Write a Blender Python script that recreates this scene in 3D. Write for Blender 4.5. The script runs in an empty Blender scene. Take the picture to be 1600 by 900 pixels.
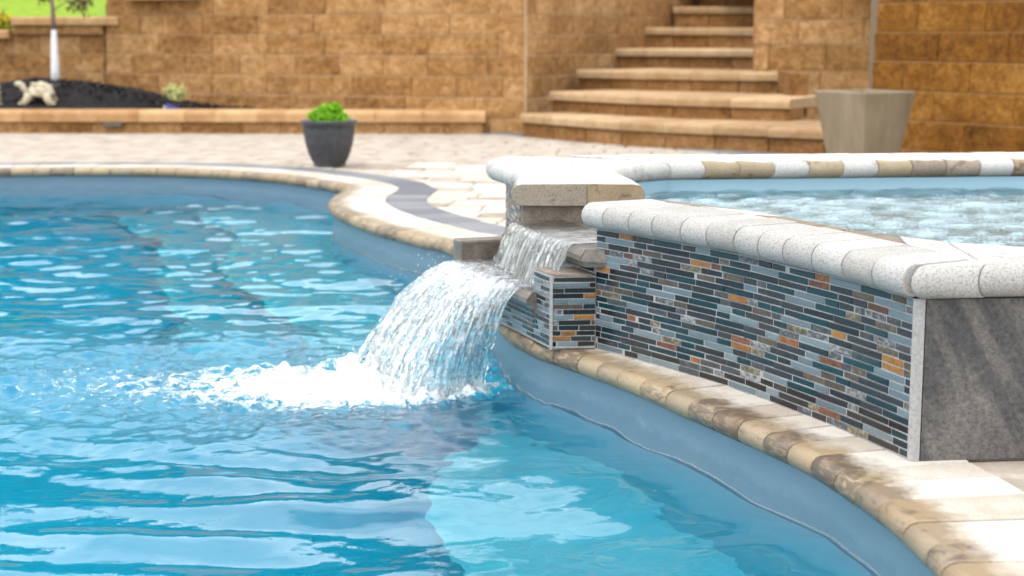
import bpy, bmesh, math, random
import numpy as np
from mathutils import Vector, Matrix

# ------------------------------------------------------------------ camera, sky, sun, exposure
SC = bpy.context.scene
COL = SC.collection
H = 0.88                      # camera height above the patio
F = 2500.0                    # focal length in pixels of a 1600 px wide frame
PITCH = math.atan(400.0 / F)
cam_data = bpy.data.cameras.new('camera')
cam_data.sensor_width = 36.0
cam_data.lens = F / 1600.0 * 36.0
cam_data.clip_start = 0.05
cam_data.clip_end = 600.0
cam_data.dof.use_dof = True
cam_data.dof.focus_distance = 3.9
cam_data.dof.aperture_fstop = 4.0
cam = bpy.data.objects.new('camera', cam_data)
COL.objects.link(cam)
cam.location = (0, 0, H)
cam.rotation_euler = (math.pi / 2 - PITCH, 0, 0)
SC.camera = cam

SUN_EL = math.radians(66)
SUN_AZ = math.radians(-148)   # measured from +Y towards +X: behind the camera, to its left
sun_dir = Vector((math.sin(SUN_AZ) * math.cos(SUN_EL), math.cos(SUN_AZ) * math.cos(SUN_EL), math.sin(SUN_EL)))

world = bpy.data.worlds.new('World')
SC.world = world
world.use_nodes = True
wn, wl = world.node_tree.nodes, world.node_tree.links
wn.clear()
w_out = wn.new('ShaderNodeOutputWorld')
w_bg = wn.new('ShaderNodeBackground')
w_bg.inputs['Strength'].default_value = 0.10
w_sky = wn.new('ShaderNodeTexSky')
w_sky.sky_type = 'NISHITA'
w_sky.sun_disc = False
w_sky.sun_elevation = SUN_EL
w_sky.sun_rotation = SUN_AZ
w_tc = wn.new('ShaderNodeTexCoord')
w_map = wn.new('ShaderNodeMapping')
w_map.inputs['Scale'].default_value = (1.0, 1.0, 2.6)
w_map.inputs['Location'].default_value = (3.1, 1.7, 0.4)
w_noise = wn.new('ShaderNodeTexNoise')
w_noise.inputs['Scale'].default_value = 2.3
w_noise.inputs['Detail'].default_value = 7
w_noise.inputs['Roughness'].default_value = 0.6
w_ramp = wn.new('ShaderNodeValToRGB')          # thin bright overcast with a few bluer gaps
w_ramp.color_ramp.elements[0].position = 0.30
w_ramp.color_ramp.elements[0].color = (0.32, 0.32, 0.32, 1)
w_ramp.color_ramp.elements[1].position = 0.54
w_ramp.color_ramp.elements[1].color = (1, 1, 1, 1)
w_mix = wn.new('ShaderNodeMix')
w_mix.data_type = 'RGBA'
w_mix.inputs[7].default_value = (31.0, 31.6, 32.4, 1)
wl.new(w_tc.outputs['Generated'], w_map.inputs['Vector'])
wl.new(w_map.outputs['Vector'], w_noise.inputs['Vector'])
wl.new(w_noise.outputs['Fac'], w_ramp.inputs['Fac'])
wl.new(w_ramp.outputs['Color'], w_mix.inputs[0])
wl.new(w_sky.outputs['Color'], w_mix.inputs[6])
wl.new(w_mix.outputs[2], w_bg.inputs['Color'])
wl.new(w_bg.outputs['Background'], w_out.inputs['Surface'])

sun_data = bpy.data.lights.new('sun', 'SUN')
sun_data.energy = 2.4
sun_data.angle = math.radians(16)
sun_data.color = (1.0, 0.95, 0.88)
sun = bpy.data.objects.new('sun', sun_data)
COL.objects.link(sun)
sun.location = sun_dir * 30
sun.rotation_euler = (-sun_dir).to_track_quat('-Z', 'Y').to_euler()

SC.view_settings.view_transform = 'Standard'
SC.view_settings.look = 'None'
SC.view_settings.gamma = 1.0
SC.view_settings.exposure = -0.20
SC.view_settings.use_curve_mapping = False
SC.render.engine = 'CYCLES'
cy = SC.cycles
cy.use_denoising = True
try:
    cy.denoiser = 'OPENIMAGEDENOISE'
    cy.denoising_input_passes = 'RGB_ALBEDO_NORMAL'
except Exception:
    pass
cy.max_bounces = 12
cy.transmission_bounces = 10
cy.glossy_bounces = 5
cy.diffuse_bounces = 4
cy.transparent_max_bounces = 10
cy.caustics_refractive = True
cy.caustics_reflective = True
cy.blur_glossy = 0.6
cy.sample_clamp_indirect = 6.0

# ------------------------------------------------------------------ helpers
rng = random.Random(11)
R = np.random.RandomState(5)
cp, sp = math.cos(PITCH), math.sin(PITCH)

def ray(px, py):
    xc, yc = (px - 800.0) / F, (450.0 - py) / F
    return xc, cp + yc * sp, -sp + yc * cp

def at(px, py, z):
    """point of the place at height z that the photograph shows at this pixel"""
    dx, dy, dz = ray(px, py)
    t = (z - H) / dz
    return Vector((dx * t, dy * t, z))

def atY(px, py, Y):
    dx, dy, dz = ray(px, py)
    t = Y / dy
    return Vector((dx * t, Y, H + dz * t))

def tag(o, label=None, cat=None, group=None, kind=None):
    if label: o['label'] = label
    if cat: o['category'] = cat
    if group: o['group'] = group
    if kind: o['kind'] = kind
    return o

def thing(name, loc, label=None, cat=None, group=None, kind=None):
    o = bpy.data.objects.new(name, None)
    o.empty_display_size = 0.1
    COL.objects.link(o)
    o.location = loc
    return tag(o, label, cat, group, kind)

def wloc(o):
    v = Vector(o.location)
    while o.parent:
        o = o.parent
        v += Vector(o.location)
    return v

def link(name, me, mat=None, parent=None, world_coords=True, smooth=False):
    if mat and not me.materials:
        me.materials.append(mat)
    if smooth:
        me.polygons.foreach_set('use_smooth', [True] * len(me.polygons))
    o = bpy.data.objects.new(name, me)
    COL.objects.link(o)
    if parent:
        o.parent = parent
        if world_coords:
            o.location = -wloc(parent)
    return o

def mesh(name, v, f):
    me = bpy.data.meshes.new(name)
    me.from_pydata([tuple(p) for p in v], [], f)
    me.update()
    return me

def place(name, me, parent, pos, rotz=0.0, mat=None):
    """shared mesh, local coordinates, put at a world position under an unrotated parent"""
    o = link(name, me, mat, parent, world_coords=False)
    o.location = Vector(pos) - (wloc(parent) if parent else Vector((0, 0, 0)))
    o.rotation_euler = (0, 0, rotz)
    return o

class MB:
    def __init__(s): s.v, s.f = [], []
    def add(s, v, f):
        b = len(s.v)
        s.v += [tuple(p) for p in v]
        s.f += [tuple(i + b for i in q) for q in f]
    def box(s, x0, x1, y0, y1, z0, z1):
        s.add([(x0, y0, z0), (x1, y0, z0), (x1, y1, z0), (x0, y1, z0), (x0, y0, z1), (x1, y0, z1), (x1, y1, z1), (x0, y1, z1)],
              [(0, 3, 2, 1), (4, 5, 6, 7), (0, 1, 5, 4), (1, 2, 6, 5), (2, 3, 7, 6), (3, 0, 4, 7)])
    def prism(s, poly, z0, z1):
        n = len(poly)
        area = sum(poly[i][0] * poly[(i + 1) % n][1] - poly[(i + 1) % n][0] * poly[i][1] for i in range(n))
        if area < 0: poly = poly[::-1]
        s.add([(p[0], p[1], z0) for p in poly] + [(p[0], p[1], z1) for p in poly],
              [tuple(range(n - 1, -1, -1)), tuple(range(n, 2 * n))] + [(i, (i + 1) % n, n + (i + 1) % n, n + i) for i in range(n)])
    def lathe(s, prof, n=32, cx=0, cy=0, mod=None):
        b = []
        for j, (r, z) in enumerate(prof):
            for i in range(n):
                a = 2 * math.pi * i / n
                rr = r * (mod(i, j) if mod else 1)
                b.append((cx + rr * math.cos(a), cy + rr * math.sin(a), z))
        f = [(j * n + i, j * n + (i + 1) % n, (j + 1) * n + (i + 1) % n, (j + 1) * n + i) for j in range(len(prof) - 1) for i in range(n)]
        s.add(b, f)
    def tube(s, pts, rad, n=8):
        b, f = [], []
        for k, p in enumerate(pts):
            p = Vector(p)
            d = (Vector(pts[min(k + 1, len(pts) - 1)]) - Vector(pts[max(k - 1, 0)])).normalized()
            a = d.cross(Vector((0.3, 0.9, 0.1))).normalized()
            c = d.cross(a)
            r = rad[k] if isinstance(rad, (list, tuple)) else rad
            for i in range(n):
                t = 2 * math.pi * i / n
                b.append(p + a * (r * math.cos(t)) + c * (r * math.sin(t)))
        for k in range(len(pts) - 1):
            for i in range(n):
                f.append((k * n + i, k * n + (i + 1) % n, (k + 1) * n + (i + 1) % n, (k + 1) * n + i))
        f.append(tuple(range(n - 1, -1, -1)))
        f.append(tuple((len(pts) - 1) * n + i for i in range(n)))
        s.add(b, f)
    def build(s, name, mat, parent=None, smooth=False):
        return link(name, mesh(name, s.v, s.f), mat, parent, smooth=smooth)

def spline(pts, step=0.02):
    """Catmull-Rom through 2-D points, resampled by arc length"""
    P = [Vector((p[0], p[1])) for p in pts]
    out = []
    for i in range(len(P) - 1):
        p0, p1, p2, p3 = P[max(i - 1, 0)], P[i], P[i + 1], P[min(i + 2, len(P) - 1)]
        n = max(4, int((p2 - p1).length / step))
        for k in range(n):
            t = k / n
            out.append(0.5 * ((2 * p1) + (p2 - p0) * t + (2 * p0 - 5 * p1 + 4 * p2 - p3) * t * t + (3 * p1 - p0 - 3 * p2 + p3) * t ** 3))
    out.append(P[-1])
    return out

class Curve2:
    def __init__(s, pts, step=0.02, smooth=True):
        s.p = spline(pts, step) if smooth else [Vector((q[0], q[1])) for q in pts]
        s.s = [0.0]
        for a, b in zip(s.p, s.p[1:]):
            s.s.append(s.s[-1] + (b - a).length)
        s.len = s.s[-1]
        s.sa = np.array(s.s); s.xa = np.array([q.x for q in s.p]); s.ya = np.array([q.y for q in s.p])
    def at(s, t):
        return Vector((float(np.interp(t, s.sa, s.xa)), float(np.interp(t, s.sa, s.ya))))
    def tan(s, t, h=0.05):
        return (s.at(min(t + h, s.len)) - s.at(max(t - h, 0))).normalized()
    def nor(s, t, side=1, h=0.05):
        d = s.tan(t, h)
        return Vector((d.y, -d.x)) * side

# ------------------------------------------------------------------ materials
ALBEDO = {'paver': 0.80, 'border_paver': 0.8, 'joint_sand': 0.8, 'pool_coping': 0.80, 'cast_stone_white': 0.74, 'cast_stone_pale': 0.76,
          'cast_stone_buff': 0.72, 'cast_stone_greybrown': 0.78, 'slate_panel': 0.70, 'grout': 0.92, 'pool_shell': 0.74,
          'split_face_block': 0.92, 'split_face_block_ochre': 0.86, 'step_block': 0.9, 'wall_cap': 0.84, 'step_tread': 0.88, 'lime_joint': 0.76,
          'ochre_joint': 0.7, 'concrete_planter': 0.78, 'statue_stone': 0.8, 'trunk_wrap': 0.85, 'travertine_riser': 0.85,
          'glass_pale_blue': 0.84, 'glass_dark_teal': 0.55, 'glass_warm_grey': 0.58, 'glass_charcoal': 0.7,
          'slate_grey': 0.7, 'slate_rust': 0.62, 'slate_olive': 0.7, 'slate_amber': 0.6, 'slate_red': 0.65}
class NT:
    def __init__(s, name):
        s.m = bpy.data.materials.new(name)
        s.m.use_nodes = True
        s.n, s.l = s.m.node_tree.nodes, s.m.node_tree.links
        s.b = s.n['Principled BSDF']
        s.out = s.n['Material Output']
        s._pos = None
    def node(s, t, **kw):
        n = s.n.new(t)
        for k, v in kw.items(): setattr(n, k, v)
        return n
    def pos(s):
        if s._pos is None: s._pos = s.node('ShaderNodeNewGeometry').outputs['Position']
        return s._pos
    def set(s, sock, v):
        if hasattr(v, 'links'): s.l.new(v, sock)
        else: sock.default_value = v
    def mapv(s, scale=(1, 1, 1), rot=(0, 0, 0), vec=None):
        n = s.node('ShaderNodeMapping')
        n.inputs['Scale'].default_value = scale
        n.inputs['Rotation'].default_value = rot
        s.l.new(vec if vec is not None else s.pos(), n.inputs['Vector'])
        return n.outputs['Vector']
    def noise(s, scale, detail=4, rough=0.55, vec=None, dist=0.0):
        n = s.node('ShaderNodeTexNoise')
        n.inputs['Scale'].default_value = scale
        n.inputs['Detail'].default_value = detail
        n.inputs['Roughness'].default_value = rough
        n.inputs['Distortion'].default_value = dist
        s.l.new(vec if vec is not None else s.pos(), n.inputs['Vector'])
        return n.outputs['Fac']
    def ramp(s, fac, stops, interp='LINEAR'):
        n = s.node('ShaderNodeValToRGB')
        e = n.color_ramp.elements
        n.color_ramp.interpolation = interp
        while len(e) < len(stops): e.new(0.5)
        for el, (p, c) in zip(e, stops):
            el.position = p
            el.color = (c, c, c, 1) if not hasattr(c, '__len__') else (*c, 1)
        s.l.new(fac, n.inputs['Fac'])
        return n.outputs['Color']
    def mix(s, fac, a, b, mode='MIX'):
        n = s.node('ShaderNodeMix', data_type='RGBA', blend_type=mode)
        s.set(n.inputs[0], fac)
        for sock, v in ((n.inputs[6], a), (n.inputs[7], b)):
            s.set(sock, (*v, 1) if isinstance(v, tuple) and len(v) == 3 else v)
        return n.outputs[2]
    def math(s, op, a, b=0.0, c=None, clamp=False):
        n = s.node('ShaderNodeMath', operation=op, use_clamp=clamp)
        s.set(n.inputs[0], a); s.set(n.inputs[1], b)
        if c is not None: s.set(n.inputs[2], c)
        return n.outputs[0]
    def rand(s): return s.node('ShaderNodeObjectInfo').outputs['Random']
    def attr(s, name): return s.node('ShaderNodeAttribute', attribute_name=name).outputs['Fac']
    def bump(s, h, strength=0.4, dist=0.005, normal=None):
        n = s.node('ShaderNodeBump')
        n.inputs['Strength'].default_value = strength
        n.inputs['Distance'].default_value = dist
        s.l.new(h, n.inputs['Height'])
        if normal is not None: s.l.new(normal, n.inputs['Normal'])
        return n.outputs['Normal']
    def fin(s, color=None, rough=0.7, normal=None, spec=0.4, **kw):
        k = ALBEDO.get(s.m.name, 1.0)
        if color is not None and k != 1.0: color = s.mix(1.0, color, (k, k, k), 'MULTIPLY')
        if color is not None: s.set(s.b.inputs['Base Color'], (*color, 1) if isinstance(color, tuple) and len(color) == 3 else color)
        s.set(s.b.inputs['Roughness'], rough)
        s.set(s.b.inputs['Specular IOR Level'], spec)
        if normal is not None: s.l.new(normal, s.b.inputs['Normal'])
        for k, v in kw.items(): s.set(s.b.inputs[k.replace('_', ' ')], v)
        return s.m

M = {}

def wall_block(name, dark, mid, light):
    t = NT(name)
    n1 = t.math('ADD', t.math('MULTIPLY', t.noise(2.2, 3, 0.5), 0.3), t.math('MULTIPLY', t.noise(15, 7, 0.75), 0.62))
    n2 = t.noise(45, 5, 0.7)
    base = t.ramp(t.math('ADD', n1, t.math('MULTIPLY', t.rand(), 0.13)), [(0.36, dark), (0.53, mid), (0.70, light)])
    col = t.mix(0.55, base, t.ramp(n2, [(0.3, 0.3), (0.7, 1.5)]), 'MULTIPLY')
    return t.fin(col, 0.9, t.bump(t.noise(38, 6, 0.7), 0.9, 0.02), 0.2)
M['block'] = wall_block('split_face_block', (0.17, 0.073, 0.018), (0.37, 0.195, 0.070), (0.58, 0.36, 0.175))
M['block_deep'] = wall_block('split_face_block_ochre', (0.085, 0.030, 0.003), (0.24, 0.098, 0.012), (0.40, 0.195, 0.045))
M['block_step'] = wall_block('step_block', (0.14, 0.06, 0.016), (0.28, 0.135, 0.045), (0.42, 0.24, 0.105))

def cap_mat(name, a, b):
    t = NT(name)
    n1 = t.noise(9, 5, 0.6)
    base = t.ramp(t.math('ADD', t.math('MULTIPLY', n1, 0.7), t.math('MULTIPLY', t.rand(), 0.3)), [(0.3, a), (0.72, b)])
    return t.fin(t.mix(0.3, base, t.ramp(t.noise(90, 3), [(0.3, 0.6), (0.7, 1.2)]), 'MULTIPLY'), 0.85, t.bump(t.noise(60, 4), 0.4, 0.006), 0.25)
M['joint_light'] = cap_mat('lime_joint', (0.46, 0.31, 0.17), (0.62, 0.45, 0.29))
M['joint_ochre'] = cap_mat('ochre_joint', (0.30, 0.16, 0.05), (0.44, 0.27, 0.11))
M['cap'] = cap_mat('wall_cap', (0.36, 0.19, 0.08), (0.58, 0.37, 0.18))
M['tread'] = cap_mat('step_tread', (0.30, 0.18, 0.085), (0.50, 0.35, 0.20))

t = NT('paver')
pr = t.rand()
c = t.ramp(t.math('ADD', t.math('MULTIPLY', t.noise(5, 4), 0.5), t.math('MULTIPLY', pr, 0.5)), [(0.25, (0.30, 0.24, 0.185)), (0.42, (0.47, 0.41, 0.345)), (0.75, (0.63, 0.575, 0.51))])
M['paver'] = t.fin(t.mix(0.3, c, t.ramp(t.noise(70, 3), [(0.3, 0.65), (0.7, 1.15)]), 'MULTIPLY'), 0.85, t.bump(t.noise(50, 5), 0.4, 0.006), 0.25)
t = NT('border_paver')
c = t.ramp(t.math('ADD', t.math('MULTIPLY', t.noise(6, 4), 0.5), t.math('MULTIPLY', t.rand(), 0.5)), [(0.25, (0.13, 0.135, 0.15)), (0.75, (0.23, 0.235, 0.25))])
M['border'] = t.fin(c, 0.8, t.bump(t.noise(50, 5), 0.4, 0.005), 0.3)
t = NT('joint_sand')
M['sand'] = t.fin(t.ramp(t.noise(30, 4), [(0.3, (0.17, 0.14, 0.105)), (0.7, (0.27, 0.225, 0.175))]), 0.95)
t = NT('mortar')
M['mortar'] = t.fin(t.ramp(t.noise(60, 4), [(0.3, (0.16, 0.14, 0.11)), (0.7, (0.26, 0.23, 0.19))]), 0.95)

def pool_coping(name):
    """cast stone edging: buff nose with brown streaks, dry bleached top"""
    t = NT(name)
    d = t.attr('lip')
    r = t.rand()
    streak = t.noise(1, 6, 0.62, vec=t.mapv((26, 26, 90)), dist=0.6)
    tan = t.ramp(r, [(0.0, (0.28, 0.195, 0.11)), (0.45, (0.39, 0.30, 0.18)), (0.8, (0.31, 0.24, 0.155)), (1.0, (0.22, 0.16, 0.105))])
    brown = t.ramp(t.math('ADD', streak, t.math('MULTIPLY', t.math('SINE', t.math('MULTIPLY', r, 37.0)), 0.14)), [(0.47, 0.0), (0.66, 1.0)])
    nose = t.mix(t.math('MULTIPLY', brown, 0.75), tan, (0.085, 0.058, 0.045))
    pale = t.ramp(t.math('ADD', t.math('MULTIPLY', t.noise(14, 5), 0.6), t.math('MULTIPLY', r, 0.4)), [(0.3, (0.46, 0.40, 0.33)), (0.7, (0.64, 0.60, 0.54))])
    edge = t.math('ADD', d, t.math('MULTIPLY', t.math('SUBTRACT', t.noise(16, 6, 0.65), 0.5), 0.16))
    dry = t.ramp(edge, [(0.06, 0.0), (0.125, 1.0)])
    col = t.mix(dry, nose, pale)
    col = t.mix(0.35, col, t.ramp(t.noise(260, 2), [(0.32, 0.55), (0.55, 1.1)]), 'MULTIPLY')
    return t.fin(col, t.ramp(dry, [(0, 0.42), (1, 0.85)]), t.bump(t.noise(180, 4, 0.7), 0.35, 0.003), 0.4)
M['coping'] = pool_coping('pool_coping')

def cast_stone(name, stops, speck=0.5, blotch=0.0, whitened=False):
    t = NT(name)
    r = t.rand()
    c = t.ramp(t.math('ADD', t.math('MULTIPLY', t.noise(10, 5), 0.55), t.math('MULTIPLY', r, 0.45)), stops)
    c = t.mix(speck, c, t.ramp(t.noise(230, 4, 0.75), [(0.36, 0.18), (0.52, 1.05)]), 'MULTIPLY')
    if blotch:
        c = t.mix(t.ramp(t.noise(17, 6, 0.7), [(0.56, 0.0), (0.63, blotch)]), c, (0.12, 0.085, 0.06))
    if whitened:       # faces that point upward get a paler tone
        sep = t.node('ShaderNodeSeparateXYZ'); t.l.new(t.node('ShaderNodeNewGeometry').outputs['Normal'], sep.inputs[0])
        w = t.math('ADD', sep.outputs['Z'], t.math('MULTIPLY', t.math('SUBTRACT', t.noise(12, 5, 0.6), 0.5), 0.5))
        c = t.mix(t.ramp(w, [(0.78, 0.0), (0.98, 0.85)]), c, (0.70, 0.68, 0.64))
    return t.fin(c, 0.88, t.bump(t.noise(240, 5, 0.75), 0.6, 0.004), 0.25)
M['stone_tan_b'] = cast_stone('cast_stone_buff_pale_top', [(0.2, (0.19, 0.14, 0.085)), (0.5, (0.29, 0.225, 0.145)), (0.8, (0.36, 0.30, 0.205))], 0.4, 0.8, True)
M['stone_grey_b'] = cast_stone('cast_stone_grey_pale_top', [(0.2, (0.19, 0.155, 0.115)), (0.8, (0.32, 0.275, 0.22))], 0.6, 0.7, True)
M['stone_white'] = cast_stone('cast_stone_white', [(0.25, (0.46, 0.44, 0.41)), (0.75, (0.60, 0.585, 0.56))], 0.58)
M['stone_pale'] = cast_stone('cast_stone_pale', [(0.25, (0.53, 0.51, 0.48)), (0.75, (0.66, 0.645, 0.62))], 0.5, 0.35)
M['stone_tan'] = cast_stone('cast_stone_buff', [(0.2, (0.25, 0.185, 0.115)), (0.5, (0.38, 0.30, 0.195)), (0.8, (0.48, 0.405, 0.285))], 0.35, 0.8)
M['stone_grey'] = cast_stone('cast_stone_greybrown', [(0.2, (0.22, 0.175, 0.13)), (0.8, (0.36, 0.30, 0.24))], 0.45, 0.7)

def wet_stone(name, a, b, rough=0.3):
    t = NT(name)
    c = t.ramp(t.noise(22, 6, 0.7), [(0.3, a), (0.7, b)])
    return t.fin(t.mix(0.5, c, t.ramp(t.noise(160, 3), [(0.35, 0.5), (0.6, 1.1)]), 'MULTIPLY'), rough, t.bump(t.noise(90, 5, 0.7), 0.5, 0.004), 0.5)
M['wet'] = wet_stone('wet_stone', (0.085, 0.07, 0.055), (0.22, 0.19, 0.155))
M['dry_riser'] = wet_stone('travertine_riser', (0.13, 0.10, 0.075), (0.32, 0.26, 0.20), 0.7)

t = NT('slate_panel')
sv = t.mapv((1, 1, 1), (0, math.radians(28), 0))
big = t.noise(5.5, 6, 0.65)
vein = t.noise(1, 6, 0.55, vec=t.mapv((8, 4, 1.5), (0, 0, 0), sv), dist=1.5)
c = t.ramp(big, [(0.25, (0.06, 0.06, 0.063)), (0.55, (0.10, 0.098, 0.099)), (0.75, (0.16, 0.152, 0.144))])
c = t.mix(t.ramp(vein, [(0.50, 0.0), (0.66, 0.5)]), c, (0.27, 0.245, 0.215))
c = t.mix(0.75, c, t.ramp(t.noise(95, 8, 0.85), [(0.33, 0.15), (0.64, 1.7)]), 'MULTIPLY')
M['slate'] = t.fin(c, 0.7, t.bump(t.noise(140, 6, 0.75), 0.9, 0.004), 0.35)

t = NT('grout')
M['grout'] = t.fin(t.ramp(t.noise(120, 4), [(0.3, (0.27, 0.265, 0.255)), (0.7, (0.39, 0.385, 0.375))]), 0.95, t.bump(t.noise(300, 3), 0.4, 0.002))

def glass_tile(name, c0, c1):
    t = NT(name)
    c = t.mix(t.rand(), c0, c1)
    c = t.mix(0.25, c, t.ramp(t.noise(1, 3, vec=t.mapv((20, 20, 260))), [(0.3, 0.6), (0.7, 1.2)]), 'MULTIPLY')
    return t.fin(c, t.ramp(t.noise(25, 3), [(0.35, 0.10), (0.7, 0.30)]), None, 0.35, Coat_Weight=0.0)
M['g_pale'] = glass_tile('glass_pale_blue', (0.105, 0.15, 0.172), (0.175, 0.23, 0.25))
M['g_teal'] = glass_tile('glass_dark_teal', (0.002, 0.026, 0.036), (0.003, 0.060, 0.070))
M['g_grey'] = glass_tile('glass_warm_grey', (0.020, 0.019, 0.020), (0.043, 0.043, 0.043))
M['g_dark'] = glass_tile('glass_charcoal', (0.005, 0.007, 0.009), (0.012, 0.016, 0.019))

def slate_tile(name, stops, rough=0.5):
    t = NT(name)
    v = t.mapv((1, 1, 1.6))
    c = t.ramp(t.math('ADD', t.math('MULTIPLY', t.noise(70, 6, 0.72, vec=v), 0.8), t.math('MULTIPLY', t.rand(), 0.2)), stops)
    return t.fin(c, rough, t.bump(t.noise(160, 5, 0.7), 0.8, 0.004), 0.5)
M['s_grey'] = slate_tile('slate_grey', [(0.3, (0.02, 0.026, 0.033)), (0.52, (0.075, 0.088, 0.098)), (0.66, (0.40, 0.42, 0.42))])
M['s_rust'] = slate_tile('slate_rust', [(0.3, (0.06, 0.03, 0.02)), (0.5, (0.30, 0.095, 0.02)), (0.72, (0.55, 0.27, 0.05))])
M['s_olive'] = slate_tile('slate_olive', [(0.3, (0.03, 0.027, 0.02)), (0.55, (0.11, 0.095, 0.06)), (0.68, (0.36, 0.32, 0.20))])
M['s_amber'] = slate_tile('slate_amber', [(0.3, (0.18, 0.065, 0.012)), (0.55, (0.46, 0.19, 0.02)), (0.75, (0.60, 0.32, 0.05))], 0.35)
M['s_red'] = slate_tile('slate_red', [(0.3, (0.05, 0.025, 0.02)), (0.55, (0.20, 0.06, 0.03)), (0.75, (0.28, 0.13, 0.07))])

t = NT('pool_shell')
c = t.mix(0.35, (0.155, 0.262, 0.335), t.ramp(t.noise(420, 2, 0.6), [(0.3, 0.6), (0.7, 1.45)]), 'MULTIPLY')
c = t.mix(t.ramp(t.noise(6, 5, 0.7), [(0.5, 0.0), (0.75, 0.35)]), c, (0.24, 0.315, 0.375))
sep = t.node('ShaderNodeSeparateXYZ'); t.l.new(t.pos(), sep.inputs[0])
hz = t.math('ADD', sep.outputs['Z'], t.math('MULTIPLY', t.noise(9, 6, 0.7), 0.10))
c = t.mix(t.ramp(t.math('ADD', hz, 0.6), [(0.515, 0.55), (0.535, 0.0)]), c, (0.10, 0.185, 0.25))
c = t.mix(t.ramp(t.noise(1, 6, 0.7, vec=t.mapv((7, 7, 30))), [(0.60, 0.0), (0.72, 0.35)]), c, (0.36, 0.44, 0.48))
M['shell'] = t.fin(c, 0.4, None, 0.45)
t = NT('pool_floor')
c = t.mix(0.2, (0.27, 0.43, 0.52), t.ramp(t.noise(420, 2, 0.6), [(0.3, 0.7), (0.7, 1.3)]), 'MULTIPLY')
M['floor'] = t.fin(c, 0.5, None, 0.3)
t = NT('step_edge_trim')
M['trim'] = t.fin((0.48, 0.56, 0.60), 0.5)

def water_mat(name, depth_col, density, ripple, ripple_scale, foam_attr=False, foam_amount=1.0, foam_col=(0.86, 0.90, 0.92), fs=1.0):
    t = NT(name)
    t.b.inputs['Base Color'].default_value = (1, 1, 1, 1)
    t.b.inputs['Roughness'].default_value = 0.0
    t.b.inputs['IOR'].default_value = 1.333
    t.b.inputs['Transmission Weight'].default_value = 1.0
    h = t.noise(ripple_scale, 3, 0.5)
    bn = t.bump(h, ripple, 0.004)
    if foam_attr:
        bn = t.bump(t.noise(75, 4, 0.6), 1.0, 0.004, bn)
        st_ = t.math('MULTIPLY', t.attr('stir'), 0.75)
        t.l.new(st_, bn.node.inputs['Strength'])
    t.l.new(bn, t.b.inputs['Normal'])
    if density > 0:
        va = t.node('ShaderNodeVolumeAbsorption')
        va.inputs['Color'].default_value = (*depth_col, 1)
        va.inputs['Density'].default_value = density
        t.l.new(va.outputs[0], t.out.inputs['Volume'])
    if foam_attr:
        f = t.attr('foam')
        n1 = t.noise(34 * fs, 7, 0.72, dist=0.4)
        n2 = t.noise(160, 4, 0.7)
        k = t.math('ADD', f, t.math('MULTIPLY', t.math('SUBTRACT', t.math('ADD', t.math('MULTIPLY', n1, 0.7), t.math('MULTIPLY', n2, 0.3)), 0.5), 3.6))
        m = t.ramp(k, [(0.46, 0.0), (0.78, foam_amount)])
        d = t.node('ShaderNodeBsdfPrincipled')
        d.inputs['Base Color'].default_value = (*foam_col, 1)
        d.inputs['Roughness'].default_value = 0.5
        d.inputs['Subsurface Weight'].default_value = 0.0
        t.l.new(t.bump(n2, 0.8, 0.01), d.inputs['Normal'])
        mx = t.node('ShaderNodeMixShader')
        t.l.new(m, mx.inputs[0]); t.l.new(t.b.outputs[0], mx.inputs[1]); t.l.new(d.outputs[0], mx.inputs[2])
        t.l.new(mx.outputs[0], t.out.inputs['Surface'])
    return t.m
M['water'] = water_mat('pool_water', (0.0, 0.912, 0.970), 1.45, 0.12, 32, True, 1.0, (0.66, 0.71, 0.73))
M['spa_water'] = water_mat('spa_water', (0.0, 0.86, 0.96), 1.1, 0.3, 90, True, 0.55, (0.50, 0.70, 0.81), 4.0)

def sheet_mat(name, su, sv, lo, hi, amount):
    """falling water: clear sheet with aerated white threads that run with the flow (uv: across, along)"""
    t = NT(name)
    uv = t.node('ShaderNodeUVMap', uv_map='flow').outputs['UV']
    t.b.inputs['Base Color'].default_value = (0.97, 0.99, 1, 1)
    t.b.inputs['Roughness'].default_value = 0.02
    t.b.inputs['IOR'].default_value = 1.333
    t.b.inputs['Transmission Weight'].default_value = 1.0
    n1 = t.noise(1, 5, 0.6, vec=t.mapv((su, sv, 1), vec=uv), dist=0.5)
    n2 = t.noise(1, 5, 0.65, vec=t.mapv((su * 0.25, sv * 0.6, 1), vec=uv), dist=0.8)
    nn = t.bump(n1, 0.5, 0.004, t.bump(n2, 0.5, 0.008))
    t.l.new(nn, t.b.inputs['Normal'])
    a = t.attr('air')
    k = t.math('ADD', t.math('ADD', t.math('MULTIPLY', n1, 0.62), t.math('MULTIPLY', n2, 0.38)), t.math('MULTIPLY', t.math('SUBTRACT', a, 0.5), 0.34))
    m = t.ramp(k, [(lo, 0.0), (hi, amount)])
    d = t.node('ShaderNodeBsdfPrincipled')
    d.inputs['Base Color'].default_value = (0.90, 0.93, 0.95, 1)
    d.inputs['Roughness'].default_value = 0.25
    t.l.new(nn, d.inputs['Normal'])
    tr = t.node('ShaderNodeBsdfTranslucent')
    tr.inputs['Color'].default_value = (0.88, 0.93, 0.96, 1)
    dm = t.node('ShaderNodeMixShader'); dm.inputs[0].default_value = 0.35
    t.l.new(d.outputs[0], dm.inputs[1]); t.l.new(tr.outputs[0], dm.inputs[2])
    mx = t.node('ShaderNodeMixShader')
    t.l.new(m, mx.inputs[0]); t.l.new(t.b.outputs[0], mx.inputs[1]); t.l.new(dm.outputs[0], mx.inputs[2])
    t.l.new(mx.outputs[0], t.out.inputs['Surface'])
    return t.m
M['sheet_up'] = sheet_mat('falling_water_upper', 110, 6.0, 0.54, 0.64, 0.85)
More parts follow.
